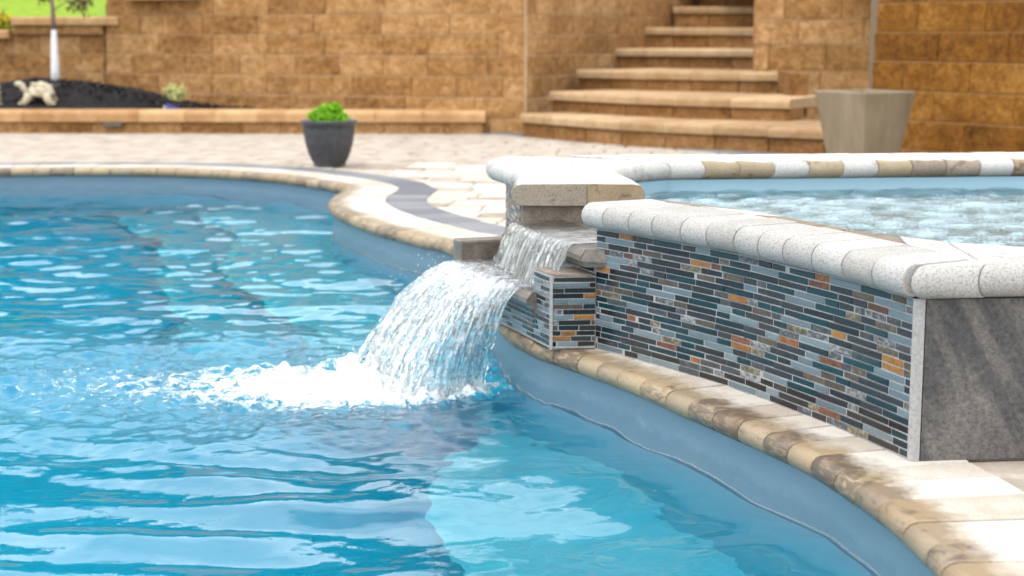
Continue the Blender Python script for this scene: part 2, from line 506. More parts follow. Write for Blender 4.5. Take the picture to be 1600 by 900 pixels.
M['sheet_low'] = sheet_mat('falling_water_lower', 80, 22.0, 0.50, 0.68, 0.85)
t = NT('water_drop')
M['drop'] = t.fin((0.95, 0.98, 1.0), 0.0, None, 0.5, Transmission_Weight=0.8, IOR=1.333)

M['film'] = NT('water_film').fin((0.9, 0.95, 1.0), 0.02, None, 0.5, Transmission_Weight=0.93, IOR=1.333)
t = NT('lawn')
M['lawn'] = t.fin(t.ramp(t.noise(9, 6, 0.7), [(0.3, (0.12, 0.22, 0.006)), (0.7, (0.27, 0.40, 0.010))]), 0.9, t.bump(t.noise(60, 5), 0.8, 0.04))
t = NT('mulch')
M['mulch'] = t.fin(t.ramp(t.noise(40, 6, 0.7), [(0.35, (0.006, 0.005, 0.006)), (0.75, (0.035, 0.030, 0.032))]), 0.85, t.bump(t.noise(50, 6, 0.7), 1.0, 0.03))
M['earth'] = NT('earth').fin((0.16, 0.12, 0.08), 0.95)
def leaf(name, a, b):
    t = NT(name)
    n = t.noise(35, 3)
    return t.fin(t.ramp(n, [(0.3, a), (0.7, b)]), 0.55, None, 0.4)
M['leaf_bright'] = leaf('leaf_bright', (0.07, 0.24, 0.005), (0.28, 0.58, 0.012))
M['leaf_variegated'] = leaf('leaf_variegated', (0.30, 0.33, 0.08), (0.62, 0.60, 0.28))
M['leaf_red'] = leaf('leaf_red', (0.05, 0.010, 0.014), (0.11, 0.022, 0.03))
M['leaf_green'] = leaf('leaf_green', (0.03, 0.08, 0.015), (0.07, 0.15, 0.03))
M['petal'] = leaf('petal_yellow', (0.75, 0.52, 0.01), (0.80, 0.66, 0.03))
t = NT('bark')
M['bark'] = t.fin(t.ramp(t.noise(30, 4), [(0.3, (0.12, 0.08, 0.075)), (0.7, (0.24, 0.17, 0.15))]), 0.85)
t = NT('trunk_wrap')
M['wrap'] = t.fin(t.ramp(t.noise(20, 4), [(0.3, (0.62, 0.62, 0.64)), (0.7, (0.78, 0.78, 0.80))]), 0.6)
t = NT('pot_resin')
M['pot'] = t.fin(t.ramp(t.noise(25, 4), [(0.3, (0.030, 0.031, 0.035)), (0.7, (0.052, 0.053, 0.058))]), 0.42, None, 0.5)
M['soil'] = NT('potting_soil').fin((0.03, 0.02, 0.014), 0.95)
t = NT('concrete_planter')
c = t.ramp(t.noise(1, 6, 0.65, vec=t.mapv((6, 6, 1.5))), [(0.3, (0.18, 0.138, 0.082)), (0.7, (0.33, 0.265, 0.175))])
M['concrete'] = t.fin(c, 0.7, t.bump(t.noise(40, 4), 0.3, 0.006), 0.35)
t = NT('statue_stone')
M['statue'] = t.fin(t.ramp(t.noise(22, 5), [(0.3, (0.36, 0.31, 0.20)), (0.7, (0.62, 0.56, 0.42))]), 0.85, t.bump(t.noise(40, 5), 0.6, 0.01))
M['tag_blue'] = NT('tag_blue').fin((0.06, 0.09, 0.34), 0.4)
M['lamp_metal'] = NT('lamp_metal').fin((0.11, 0.10, 0.09), 0.45, Metallic=0.6)

# ------------------------------------------------------------------ pool outline
def xy(px, py, z):
    p = at(px, py, z); return (p.x, p.y)
LIPZ = -0.05
lip_px = [(1500, 960), (1445, 897), (1400, 852), (1340, 802), (1260, 747), (1180, 709), (1100, 672), (1020, 636), (950, 605), (880, 579), (830, 562)]
lip_a = [xy(x, y, LIPZ) for x, y in lip_px]
lip_b = [xy(x, y, LIPZ) for x, y in [(700, 401), (660, 391), (620, 380), (580, 368), (545, 355), (520, 342), (512, 331), (518, 322), (532, 314), (541, 308), (520, 302), (490, 296), (430, 287), (375, 282), (300, 278), (200, 276), (100, 276), (0, 277)]]
mid = [(-0.035, 4.80), (-0.10, 5.35), (-0.175, 6.0)]
front_pts = [(0.62, 0.9), (0.80, 1.5), (0.80, 2.05)] + [p for p in lip_a if p[1] > 2.2] + mid + lip_b + [(-4.6, 10.0), (-5.6, 8.6)]
LIP = Curve2(front_pts, 0.02)
close_pts = [(-6.0, 6.0), (-5.6, 3.0), (-4.6, 1.4), (-2.6, 0.75), (-0.6, 0.5), (0.3, 0.55)]
outline = [p.copy() for p in LIP.p] + [Vector(p) for p in close_pts]
OUT = np.array([[p.x, p.y] for p in outline])

def inside(px, py, poly):
    """vectorised even-odd test"""
    c = np.zeros(px.shape, bool)
    n = len(poly)
    for i in range(n):
        x0, y0 = poly[i]; x1, y1 = poly[(i + 1) % n]
        if y0 == y1: continue
        k = ((y0 > py) != (y1 > py)) & (px < (x1 - x0) * (py - y0) / (y1 - y0) + x0)
        c ^= k
    return c

def dist_to(px, py, poly, closed=True):
    d = np.full(px.shape, 1e9)
    n = len(poly)
    for i in range(n if closed else n - 1):
        x0, y0 = poly[i]; x1, y1 = poly[(i + 1) % n]
        ex, ey = x1 - x0, y1 - y0
        L = ex * ex + ey * ey + 1e-12
        tt = np.clip(((px - x0) * ex + (py - y0) * ey) / L, 0, 1)
        d = np.minimum(d, np.hypot(px - x0 - tt * ex, py - y0 - tt * ey))
    return d
OUTC = OUT[::4]      # coarse copy for the tests

WZ = -0.17           # pool water level
def offset_poly(poly, d):
    n = len(poly); out = []
    for i in range(n):
        a, b = poly[(i - 2) % n], poly[(i + 2) % n]
        tx, ty = b[0] - a[0], b[1] - a[1]
        L = math.hypot(tx, ty) + 1e-9
        out.append((poly[i][0] + ty / L * d, poly[i][1] - tx / L * d))
    return out
# outline runs so that (ty,-tx) points away from the water
test = offset_poly([tuple(p) for p in OUT], 0.02)
if inside(np.array([test[60][0]]), np.array([test[60][1]]), OUT)[0]:
    SIDE = -1.0
else:
    SIDE = 1.0
def off(d): return offset_poly([tuple(p) for p in OUT], d * SIDE)

# ------------------------------------------------------------------ ground with the pool's hole
def ring_fill(name, outer, holes, z, mat, parent=None):
    bm = bmesh.new()
    edges = []
    for loop in [outer] + holes:
        vs = [bm.verts.new((p[0], p[1], z)) for p in loop]
        for i in range(len(vs)):
            edges.append(bm.edges.new((vs[i], vs[(i + 1) % len(vs)])))
    bmesh.ops.triangle_fill(bm, use_beauty=True, use_dissolve=False, edges=edges, normal=(0, 0, 1))
    for f in bm.faces:
        if f.normal.z < 0: f.normal_flip()
    me = bpy.data.meshes.new(name)
    bm.to_mesh(me); bm.free()
    return link(name, me, mat, parent)
hole = off(0.05)[::3]
ground = ring_fill('ground', [(-90, -60), (90, -60), (90, 120), (-90, 120)], [hole], -0.03, M['sand'])
tag(ground, 'sandy joint bed under the patio stones', kind='structure')

# ------------------------------------------------------------------ pool shell
pool = thing('swimming_pool', (-1.5, 5.0, -1.3), 'freeform pool with blue-grey moulded shell and cast stone edging', 'pool')
wall = MB()
band = MB()
rb = [(p[0], p[1], -0.03) for p in off(0.03)[::2]] + [(p[0], p[1], -0.20) for p in off(0.028)[::2]]
nb_ = len(rb) // 2
band.add(rb, [(i, (i + 1) % nb_, nb_ + (i + 1) % nb_, nb_ + i) for i in range(nb_)])
band.build('waterline_band', M['shell'], pool, smooth=True)
prof = [(0.028, -0.20), (0.02, -0.7), (0.0, -1.15), (-0.06, -1.3), (-0.2, -1.35)]
rings = []
for d, z in prof:
    rings += [(p[0], p[1], z) for p in off(d)[::2]]
n = len(off(0)[::2])
wall.add(rings, [(j * n + i, j * n + (i + 1) % n, (j + 1) * n + (i + 1) % n, (j + 1) * n + i) for j in range(len(prof) - 1) for i in range(n)])
wall.build('shell_wall', M['floor'], pool, smooth=True)
fl = MB()
fl.add([(p[0], p[1], -1.349) for p in off(0.0)[::4]], [tuple(range(len(off(0)[::4])))])
fl.build('shell_floor', M['floor'], pool)
# moulded bench under water along the spa side, and a second step by the far edge
def ledge(name, edge, lip_range, z, trim=True):
    E = spline(edge, 0.04)
    L = [LIP.at(s) + LIP.nor(s, SIDE) * 0.05 for s in np.linspace(lip_range[0], lip_range[1], 60)]
    poly = [(p.x, p.y) for p in E] + [(p.x, p.y) for p in L]
    m = MB(); m.prism(poly, -1.34, z)
    o = m.build(name, M['floor'], pool)
    if trim:
        e = MB()
        v, f = [], []
        for i, p in enumerate(E):
            q = E[min(i + 1, len(E) - 1)] - E[max(i - 1, 0)]
            q.normalize(); nn = Vector((q.y, -q.x)) * 0.018
            v += [(p.x - nn.x, p.y - nn.y, z + 0.004), (p.x + nn.x, p.y + nn.y, z + 0.004)]
        f = [(2 * i, 2 * i + 1, 2 * i + 3, 2 * i + 2) for i in range(len(E) - 1)]
        e.add(v, f); e.build('edge_strip', M['trim'], o)
def s_near(x, y):
    return float(LIP.sa[np.argmin((LIP.xa - x) ** 2 + (LIP.ya - y) ** 2)])
ledge('bench', [(0.02, 1.6), (-0.02, 2.6), (-0.05, 3.2), (-0.15, 3.6), (-0.20, 3.95), (-0.19, 4.25), (-0.12, 4.6), (-0.06, 4.95)],
      (s_near(-0.03, 4.8), s_near(0.8, 1.7)), -0.62, False)
ledge('bench', [(-0.30, 5.3), (-0.62, 5.8), (-0.95, 6.6), (-1.28, 7.4), (-1.46, 8.2), (-1.5, 8.8), (-1.75, 9.5), (-2.0, 10.0)],
      (s_near(-1.85, 10.15), s_near(-0.09, 5.3)), -0.72)
ledge('step', [(-0.40, 5.3), (-0.9, 5.75), (-1.3, 6.5), (-1.62, 7.4), (-1.8, 8.2), (-1.95, 8.9), (-2.3, 9.7), (-2.5, 10.2)],
      (s_near(-2.4, 10.25), s_near(-0.09, 5.25)), -1.02)

# ------------------------------------------------------------------ edging stones
def stone_mesh(name, P0, Q0, P1, Q1, zt, t, seg=6, joint=0.0025, nose=True):
    """rounded-nose stone between two cross lines P (nose) to Q (back)"""
    v, f, lipd = [], [], []
    secs = []
    L = ((P1 - P0).length + (Q1 - Q0).length) / 2
    e = min(0.25, 0.004 / max(L, 0.01))
    for s, sh in ((0.0, joint), (e, 0.0), (1 - e, 0.0), (1.0, joint)):
        secs.append((P0.lerp(P1, s), Q0.lerp(Q1, s), sh))
    r = t / 2
    for P, Q, sh in secs:
        d = Q - P; w = d.length; d = d / w
        pr = []
        if nose:
            for k in range(seg + 1):
                a = -math.pi / 2 - math.pi * k / seg
                pr.append((r + (r - sh) * math.cos(a), -r + (r - sh) * math.sin(a)))
        else:
            pr += [(sh, -t + sh), (sh, -0.004 - sh), (0.004 + sh, -sh)]
        pr += [(w, -sh), (w, -t + sh)]
        for dd, z in pr:
            v.append((P.x + d.x * dd, P.y + d.y * dd, zt + z)); lipd.append(dd)
    n = len(pr)
    for j in range(3):
        for i in range(n):
            f.append((j * n + i, j * n + (i + 1) % n, (j + 1) * n + (i + 1) % n, (j + 1) * n + i))
    f.append(tuple(range(n - 1, -1, -1))); f.append(tuple(3 * n + i for i in range(n)))
    me = mesh(name, v, f)
    bm = bmesh.new(); bm.from_mesh(me); bmesh.ops.recalc_face_normals(bm, faces=bm.faces); bm.to_mesh(me); bm.free()
    a = me.attributes.new('lip', 'FLOAT', 'POINT'); a.data.foreach_set('value', lipd)
    sm = [len(p.vertices) == 4 and abs(p.normal.z) < 0.98 for p in me.polygons]
    me.polygons.foreach_set('use_smooth', sm)
    return me

def stone_row(name, PC, QC, length, zt, t, parent, mats, jitter=0.0012, s0=0.0, s1=1.0, gap=0.0015, vary=0.25, seg=6, weights=None):
    """PC, QC: Curve2 of nose and back; both walked by fraction"""
    total = PC.len * (s1 - s0)
    n = max(1, round(total / length))
    w = [1 + rng.uniform(-vary, vary) for _ in range(n)]
    S = sum(w); acc = 0
    for i in range(n):
        a = s0 + (s1 - s0) * acc / S; acc += w[i]; b = s0 + (s1 - s0) * acc / S
        g = gap / PC.len
        me = stone_mesh(name, PC.at((a + g) * PC.len), QC.at((a + g) * QC.len), PC.at((b - g) * PC.len), QC.at((b - g) * QC.len), zt + rng.uniform(-jitter, jitter), t, seg)
        m = rng.choices(mats, weights)[0] if isinstance(mats, list) else mats
        link(name, me, m, parent)

# pool edging, walked along the lip
s_a, s_b = s_near(0.8, 1.9), LIP.len - 0.3
PW = 0.30
P_c = Curve2([tuple(LIP.at(s)) for s in np.arange(s_a, s_b, 0.03)], smooth=False)
Q_c = [LIP.at(s) + LIP.nor(s, SIDE, 0.12) * PW for s in np.arange(s_a, s_b, 0.03)]
ns = len(P_c.p)
acc = 0.0
bed_top, bed_v = [], []
while acc < P_c.len - 0.12:
    L = rng.uniform(0.095, 0.135) if acc < 3.0 else rng.uniform(0.11, 0.17)
    def cross(s):
        k = min(s / P_c.len * (ns - 1), ns - 1.001); i = int(k)
        i = int(np.searchsorted(P_c.sa, s)) - 1; i = max(0, min(i, ns - 2))
        u = (s - P_c.s[i]) / max(P_c.s[i + 1] - P_c.s[i], 1e-6)
        return P_c.p[i].lerp(P_c.p[i + 1], u), Q_c[i].lerp(Q_c[i + 1], u)
    p0, q0 = cross(acc + 0.0012); p1, q1 = cross(acc + L - 0.0012)
    link('coping_stone', stone_mesh('coping_stone', p0, q0, p1, q1, 0.004 + rng.uniform(-0.0015, 0.0015), 0.055), M['coping'], pool)
    acc += L
bed = MB()
bv = []
for i in range(0, ns, 2):
    d = (Q_c[i] - P_c.p[i])
    a = P_c.p[i] + d * 0.06; b = P_c.p[i] + d * 0.99
    bv += [(a.x, a.y, -0.049), (a.x, a.y, -0.006), (b.x, b.y, -0.006)]
bed.add(bv, [(3 * i + k, 3 * i + 3 + k, 3 * i + 4 + k, 3 * i + 1 + k) for i in range(len(bv) // 3 - 1) for k in (0, 1)])
bed.build('mortar_bed', M['mortar'], pool)

# ------------------------------------------------------------------ patio pavers and dark border
patio = thing('patio', (0, 9, 0), kind='structure')
def paver_mesh(name, poly, z0, z1, ch=0.006):
    c = Vector((sum(p[0] for p in poly) / len(poly), sum(p[1] for p in poly) / len(poly)))
    v, f = [], []
    n = len(poly)
    inner = []
    for p in poly:
        q = Vector(p); d = (c - q); inner.append(q + d * (ch * 1.4 / d.length))
    v = [(p[0], p[1], z0) for p in poly] + [(p[0], p[1], z1 - ch * 0.7) for p in poly] + [(p.x, p.y, z1) for p in inner]
    for k in (0, 1):
        f += [(k * n + i, k * n + (i + 1) % n, (k + 1) * n + (i + 1) % n, (k + 1) * n + i) for i in range(n)]
    f.append(tuple(2 * n + i for i in range(n)))
    return v, f
SPA_HULL = [(0.75, 3.25), (0.2, 4.4), (-0.1, 5.3), (-0.1, 6.2), (3.2, 6.5), (3.2, 3.5)]
far_items = []
ang = math.radians(-9)
ca, sa_ = math.cos(ang), math.sin(ang)
cand = []
v_ = -9.0
while v_ < 19:
    dv = rng.choice([0.15, 0.2, 0.2, 0.25])
    u_ = -12 + rng.uniform(0, 0.3)
    while u_ < 12:
        du = rng.choice([0.2, 0.25, 0.3, 0.35])
        cu, cv = u_ + du / 2, v_ + dv / 2
        cand.append((cu, cv, du, dv))
        u_ += du
    v_ += dv
cu = np.array([c[0] for c in cand]); cv = np.array([c[1] for c in cand])
X = cu * ca - cv * sa_; Y = cu * sa_ + cv * ca
ok = (Y > 0.2) & (Y < 15.6) & (X > -6.5) & (X < 5.0)
ok &= (np.abs(X) < Y * 0.36 + 0.9)
idx = np.nonzero(ok)[0]
X, Y = X[idx], Y[idx]
d = dist_to(X, Y, OUTC); ins = inside(X, Y, OUTC)
keep = (~ins) & (d > 0.24) & ~inside(X, Y, np.array(SPA_HULL))
idx, X, Y, d = idx[keep], X[keep], Y[keep], d[keep]
# what the camera can look at: in frame, not behind the spa
vis = (np.abs(X) < Y * 0.325) & (d > 0.42) & ((Y > 6.2) | ((X < 0.0) & (Y > 5.8)) | ((X > 0.9) & (Y < 3.4)))
near = set(idx[vis][np.argsort(Y[vis])][:285].tolist())
stuff = MB()
for k in idx:
    cu_, cv_, du, dv = cand[k]
    g = 0.005
    poly = [(cu_ - du / 2 + g, cv_ - dv / 2 + g), (cu_ + du / 2 - g, cv_ - dv / 2 + g), (cu_ + du / 2 - g, cv_ + dv / 2 - g), (cu_ - du / 2 + g, cv_ + dv / 2 - g)]
    poly = [(a * ca - b * sa_, a * sa_ + b * ca) for a, b in poly]
    dz = rng.uniform(-0.0025, 0.0)
    v, f = paver_mesh('paver', poly, -0.028, -0.004 + dz, 0.010)
    if int(k) in near:
        link('paver', mesh('paver', v, f), M['paver'], patio)
    else:
        stuff.add(v, f)
o = stuff.build('paver_field', M['paver'], patio); o['kind'] = 'stuff'
# dark border that follows the pool edging
acc = s_near(-0.12, 5.9)
while acc < LIP.len - 0.5:
    L = rng.uniform(0.18, 0.26)
    pts = []
    for s in (acc + 0.002, acc + L - 0.002):
        p, nn = LIP.at(s), LIP.nor(s, SIDE, 0.25)
        pts.append((p + nn * 0.305, p + nn * 0.52))
    poly = [tuple(pts[0][0]), tuple(pts[0][1]), tuple(pts[1][1]), tuple(pts[1][0])]
    v, f = paver_mesh('border_paver', poly, -0.026, 0.002 + rng.uniform(-0.0012, 0.0012), 0.004)
    link('border_paver', mesh('border_paver', v, f), M['border'], patio)
    acc += L
# and the one that runs along the foot of the steps
stair_foot = Curve2([xy(740, 203, 0), xy(830, 208, 0), xy(960, 217, 0), xy(1100, 229, 0), xy(1240, 243, 0), xy(1400, 262, 0)])
for i in range(26):
    a, b = stair_foot.len * i / 26 + 0.002, stair_foot.len * (i + 1) / 26 - 0.002
    n0, n1 = stair_foot.nor(a), stair_foot.nor(b)
    p0, p1 = stair_foot.at(a), stair_foot.at(b)
    sg = 1 if n0.y < 0 else -1
    poly = [tuple(p0 - n0 * sg * 0.05), tuple(p0 + n0 * sg * 0.28), tuple(p1 + n1 * sg * 0.28), tuple(p1 - n1 * sg * 0.05)]
    v, f = paver_mesh('border_paver', poly, -0.026, 0.002, 0.004)
    link('border_paver', mesh('border_paver', v, f), M['border'], patio)

# ------------------------------------------------------------------ raised spa
ZT, ZB = 0.415, 0.345                      # top and underside of the spa's edging
A = at(1423, 722, 0); B = at(932, 547, 0)
wall_pts = [xy(1423, 722, 0), xy(1340, 684, 0), xy(1260, 652, 0), xy(1143, 608, 0), xy(1006, 567, 0), xy(932, 547, 0)]
tdir = Vector((-0.34, 0.94)).normalized()
pdir = Vector((-0.94, -0.34)).normalized()     # towards the pool
W1 = Vector((0.03, 5.02))
MAIN = Curve2(wall_pts, 0.02)
Bv = Vector((B.x, B.y))
spa = thing('raised_spa', (1.2, 4.8, 0), 'raised spa clad in glass and slate mosaic with pale rounded stone edging', 'spa')

# inner edge of the basin (nose of the inner row)
in_near = [xy(1170, 328, ZT), xy(1356, 360, ZT), xy(1478, 376, ZT)]
I_gap = Vector((0.575, 4.27))
NEAR_IN = Curve2([tuple(I_gap), in_near[0], in_near[1], in_near[2]], 0.02)
RIGHT_IN = Curve2([in_near[2], (1.10, 3.50), (2.4, 3.66)], smooth=False)
WING_IN = Curve2([(0.415, 4.95), (0.40, 5.15), (0.365, 5.40), (0.38, 5.58), (0.47, 5.74), (0.58, 5.83)], 0.02)
FAR_IN = Curve2([(0.58, 5.83), (1.2, 5.90), (2.4, 6.03)], 0.02)

core = MB()
def wall_body(outer, inner, z0, z1):
    core.prism([tuple(p) for p in outer] + [tuple(p) for p in reversed(inner)], z0, z1)
outer_near = [MAIN.at(s) for s in np.linspace(0, MAIN.len, 14)]
inn = [NEAR_IN.at(NEAR_IN.len * (1 - k / 13)) for k in range(14)]
sh = 0.045
def shrink_out(pts, dv): return [p + dv for p in pts]
back = Vector((0.889, 0.457))
wall_body([p + back * 0.012 for p in outer_near], [p - back * sh for p in inn], -0.03, ZB - 0.001)
Adir = Vector((0.99, 0.115)).normalized()
Av = Vector((A.x, A.y))
core.prism([tuple(Av + back * 0.02), tuple(Av + Adir * 1.7 + Vector((0, 0.015))), (2.45, 3.62), tuple(RIGHT_IN.at(0) + Vector((0, -sh)))], -0.03, ZB - 0.002)
core.prism([(2.42, 3.5), (2.9, 3.5), (2.9, 6.5), (2.42, 6.5)], -0.03, ZB - 0.003)
core.prism([(-0.02, 6.05), (0.45, 5.85), (0.6, 5.88), (1.2, 5.95), (2.45, 6.08), (2.45, 6.33), (1.2, 6.16), (0.1, 6.13)], -0.03, ZB - 0.004)
core.build('core_wall', M['mortar'], spa)
wing = MB()
wing.prism([(0.035, 4.99), (0.385, 4.985), (0.37, 5.15), (0.335, 5.4), (0.36, 5.62), (0.46, 5.86), (-0.01, 6.04), (0.0, 5.9), (0.04, 5.45)], -0.03, ZB - 0.001)
wing.build('end_wall', M['dry_riser'], spa)
# basin shell: inner faces and floor
bs = MB()
loop = [NEAR_IN.at(NEAR_IN.len * k / 12) for k in range(13)] + [RIGHT_IN.at(RIGHT_IN.len)] + [FAR_IN.at(FAR_IN.len * (1 - k / 8)) for k in range(9)] + [WING_IN.at(WING_IN.len * (1 - k / 8)) for k in range(1, 9)]
cen = Vector((1.3, 4.8))
rg = [p + (p - cen).normalized() * 0.022 for p in loop]
nl = len(rg)
bs.add([(p.x, p.y, ZB - 0.0) for p in rg] + [(p.x, p.y, -0.55) for p in rg],
       [(i, (i + 1) % nl, nl + (i + 1) % nl, nl + i) for i in range(nl - 1)] + [tuple(nl + i for i in range(nl))])
gapw = MB()   # sill between basin and spill shelf
gapw.add([(rg[0].x, rg[0].y, 0.235), (rg[-1].x, rg[-1].y, 0.235), (rg[-1].x, rg[-1].y, -0.55), (rg[0].x, rg[0].y, -0.55)], [(0, 1, 2, 3)])
bs.add(gapw.v, gapw.f)
bs.build('basin_shell', M['floor'], spa)

# edging: outer row, inner row
def fan(PC, QC, **k): stone_row('coping_stone', PC, QC, **k)
OUTN = Curve2([tuple(MAIN.at(s) - back * 0.042) for s in np.linspace(0, MAIN.len, 24)] + [tuple(MAIN.at(MAIN.len) - back * 0.042 + tdir * 0.03)], 0.02)
SEAM = Curve2([tuple(MAIN.at(s) + back * (0.175 - 0.04 * (1 - s / MAIN.len))) for s in np.linspace(0.0, MAIN.len, 24)] + [tuple(MAIN.at(MAIN.len) + back * 0.185 + tdir * 0.03)], 0.02)
fan(OUTN, SEAM, length=0.118, zt=ZT, t=0.07, parent=spa, mats=M['stone_white'], vary=0.1, seg=8)
SEAM_in = Curve2([tuple(SEAM.at(s) + back * 0.002) for s in np.linspace(SEAM.len, 0.02, 24)], smooth=False)
fan(NEAR_IN, SEAM_in, length=0.16, zt=ZT, t=0.07, parent=spa, mats=[M['stone_pale'], M['stone_grey'], M['stone_tan']], weights=[6, 3, 1], vary=0.4)
# corner and the side that faces the camera
cnr = Av - back * 0.042
R_out = Curve2([tuple(cnr + Vector((0.012, -0.012))), tuple(Av + Adir * 0.3 + Vector((0.005, -0.042))), tuple(Av + Adir * 1.7 + Vector((0, -0.042)))], smooth=False)
R_seam = Curve2([tuple(SEAM.at(0) + Vector((0.006, -0.004))), tuple(Av + Adir * 0.34 + Vector((0.0, 0.13))), tuple(Av + Adir * 1.7 + Vector((0, 0.13)))], smooth=False)
fan(R_out, R_seam, length=0.15, zt=ZT, t=0.07, parent=spa, mats=M['stone_white'], vary=0.12, seg=8)
R_in_nose = Curve2([tuple(RIGHT_IN.at(RIGHT_IN.len)), tuple(RIGHT_IN.at(0.15)), tuple(RIGHT_IN.at(0))], smooth=False)
R_seam_in = Curve2([tuple(R_seam.at(R_seam.len) + Vector((0, 0.002))), tuple(R_seam.at(0.32) + Vector((0, 0.002))), tuple(R_seam.at(0.015) + Vector((0, 0.002)))], smooth=False)
fan(R_in_nose, R_seam_in, length=0.16, zt=ZT, t=0.07, parent=spa, mats=M['stone_pale'])
# wing on the far side of the spillway
WING_OUT = Curve2([(-0.005, 4.95), (0.0, 5.08), (0.012, 5.25), (0.012, 5.42), (-0.03, 5.62), (-0.085, 5.80), (-0.10, 5.96), (-0.055, 6.12)], 0.02)
WING_SEAM = Curve2([(0.232, 4.95), (0.228, 5.1), (0.222, 5.3), (0.215, 5.5), (0.205, 5.66), (0.20, 5.80), (0.20, 5.92), (0.20, 6.04)], 0.02)
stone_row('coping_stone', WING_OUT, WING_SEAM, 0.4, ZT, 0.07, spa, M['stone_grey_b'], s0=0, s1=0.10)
fan(WING_OUT, WING_SEAM, length=0.15, zt=ZT, t=0.07, parent=spa, mats=M['stone_pale'], s0=0.10)
WING_SEAM2 = Curve2([(p.x + 0.002, p.y) for p in WING_SEAM.p], smooth=False)
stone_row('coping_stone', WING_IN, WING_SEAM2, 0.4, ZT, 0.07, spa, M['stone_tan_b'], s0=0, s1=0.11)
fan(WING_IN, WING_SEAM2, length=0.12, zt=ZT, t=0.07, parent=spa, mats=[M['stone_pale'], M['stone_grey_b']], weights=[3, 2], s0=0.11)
FAR_BACK = Curve2([(0.21, 6.10), (1.2, 6.19), (2.4, 6.33)], 0.02)
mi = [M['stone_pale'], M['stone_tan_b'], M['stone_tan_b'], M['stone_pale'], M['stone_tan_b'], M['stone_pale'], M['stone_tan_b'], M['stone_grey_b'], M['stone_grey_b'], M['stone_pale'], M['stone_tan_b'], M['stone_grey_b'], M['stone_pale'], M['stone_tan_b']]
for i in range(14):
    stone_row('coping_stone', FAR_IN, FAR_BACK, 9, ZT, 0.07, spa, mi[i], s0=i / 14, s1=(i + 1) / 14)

fill = MB()
fill.prism([tuple(SEAM.at(0.0) + back * 0.01), tuple(SEAM.at(0.16) + back * 0.01), tuple(NEAR_IN.at(NEAR_IN.len - 0.05) - back * 0.03), tuple(RIGHT_IN.at(0.12) + Vector((0, -0.03))), tuple(R_seam.at(0.34) + Vector((0, 0.01)))], ZB, ZT - 0.004)
fill.build('coping_stone', M['stone_pale'], spa)

# mosaic
KINDS = ['g_pale', 'g_teal', 'g_grey', 'g_dark', 's_grey', 's_rust', 's_olive', 's_amber', 's_red']
KW = [18, 24, 22, 9, 14, 3.2, 9, 2.0, 1.4]
KW_PIER = [16, 5, 26, 24, 8, 1.0, 4, 5, 0.6]
LENS = {'g': [0.122, 0.122, 0.122, 0.092, 0.058, 0.058], 's': [0.085, 0.085, 0.058, 0.042]}
def tile_mesh(c0, c1, z0, z1, n0, n1, proud):
    """one tile between two points of the wall line"""
    ch = 0.0012
    v = []
    tilt = rng.uniform(-0.0009, 0.0009)
    for (c, nn, s) in ((c0, n0, 1), (c1, n1, -1)):
        pr_ = proud + tilt * s
        d = (c1 - c0).normalized() * s
        a = c + nn * 0.0
        b = c + nn * (pr_ - ch)
        e = c + d * ch + nn * pr_
        v += [(a.x, a.y, z0), (a.x, a.y, z1), (b.x, b.y, z0), (b.x, b.y, z1), (e.x, e.y, z0 + ch), (e.x, e.y, z1 - ch)]
    f = [(4, 10, 11, 5), (2, 8, 10, 4), (5, 11, 9, 3), (2, 4, 5, 3), (10, 8, 9, 11), (0, 6, 8, 2), (3, 9, 7, 1), (0, 2, 3, 1), (8, 6, 7, 9)]
    return v, f
def mosaic(curve, side, parent, ztop, zbot, rows, weights, limit=None, offset=0.0, score=None, end_trim=0.0):
    """rows of strip tiles along a curve; returns number built singly"""
    g = 0.0024
    rh = (ztop - zbot) / rows
    items = []
    for r in range(rows):
        z1 = ztop - r * rh - g / 2; z0 = ztop - (r + 1) * rh + g / 2
        s = -rng.uniform(0, 0.08)
        prev = None
        while s < curve.len - end_trim:
            k = rng.choices(KINDS, weights)[0]
            if k == prev and rng.random() < 0.6: continue
            prev = k
            L = rng.choice(LENS[k[0]])
            a, b = max(s + g / 2, 0.001), min(s + L - g / 2, curve.len - 0.001 - end_trim)
            s += L
            if b - a < 0.006: continue
            items.append((r, a, b, z0, z1, k))
    items.sort(key=lambda q: q[1])
    stuff = {}
    for j, (r, a, b, z0, z1, k) in enumerate(items):
        p0, p1 = curve.at(a), curve.at(b)
        n0, n1 = curve.nor(a, side, 0.02), curve.nor(b, side, 0.02)
        v, f = tile_mesh(p0, p1, z0, z1, n0, n1, 0.0045 + rng.uniform(-0.0008, 0.001))
        if limit is None or j < limit:
            link('tile', mesh('tile', v, f), M[k], parent)
        else:
            stuff.setdefault(k, MB()).add(v, f)
    for k, mb in stuff.items():
        o = mb.build('tile_field', M[k], parent); o['kind'] = 'stuff'

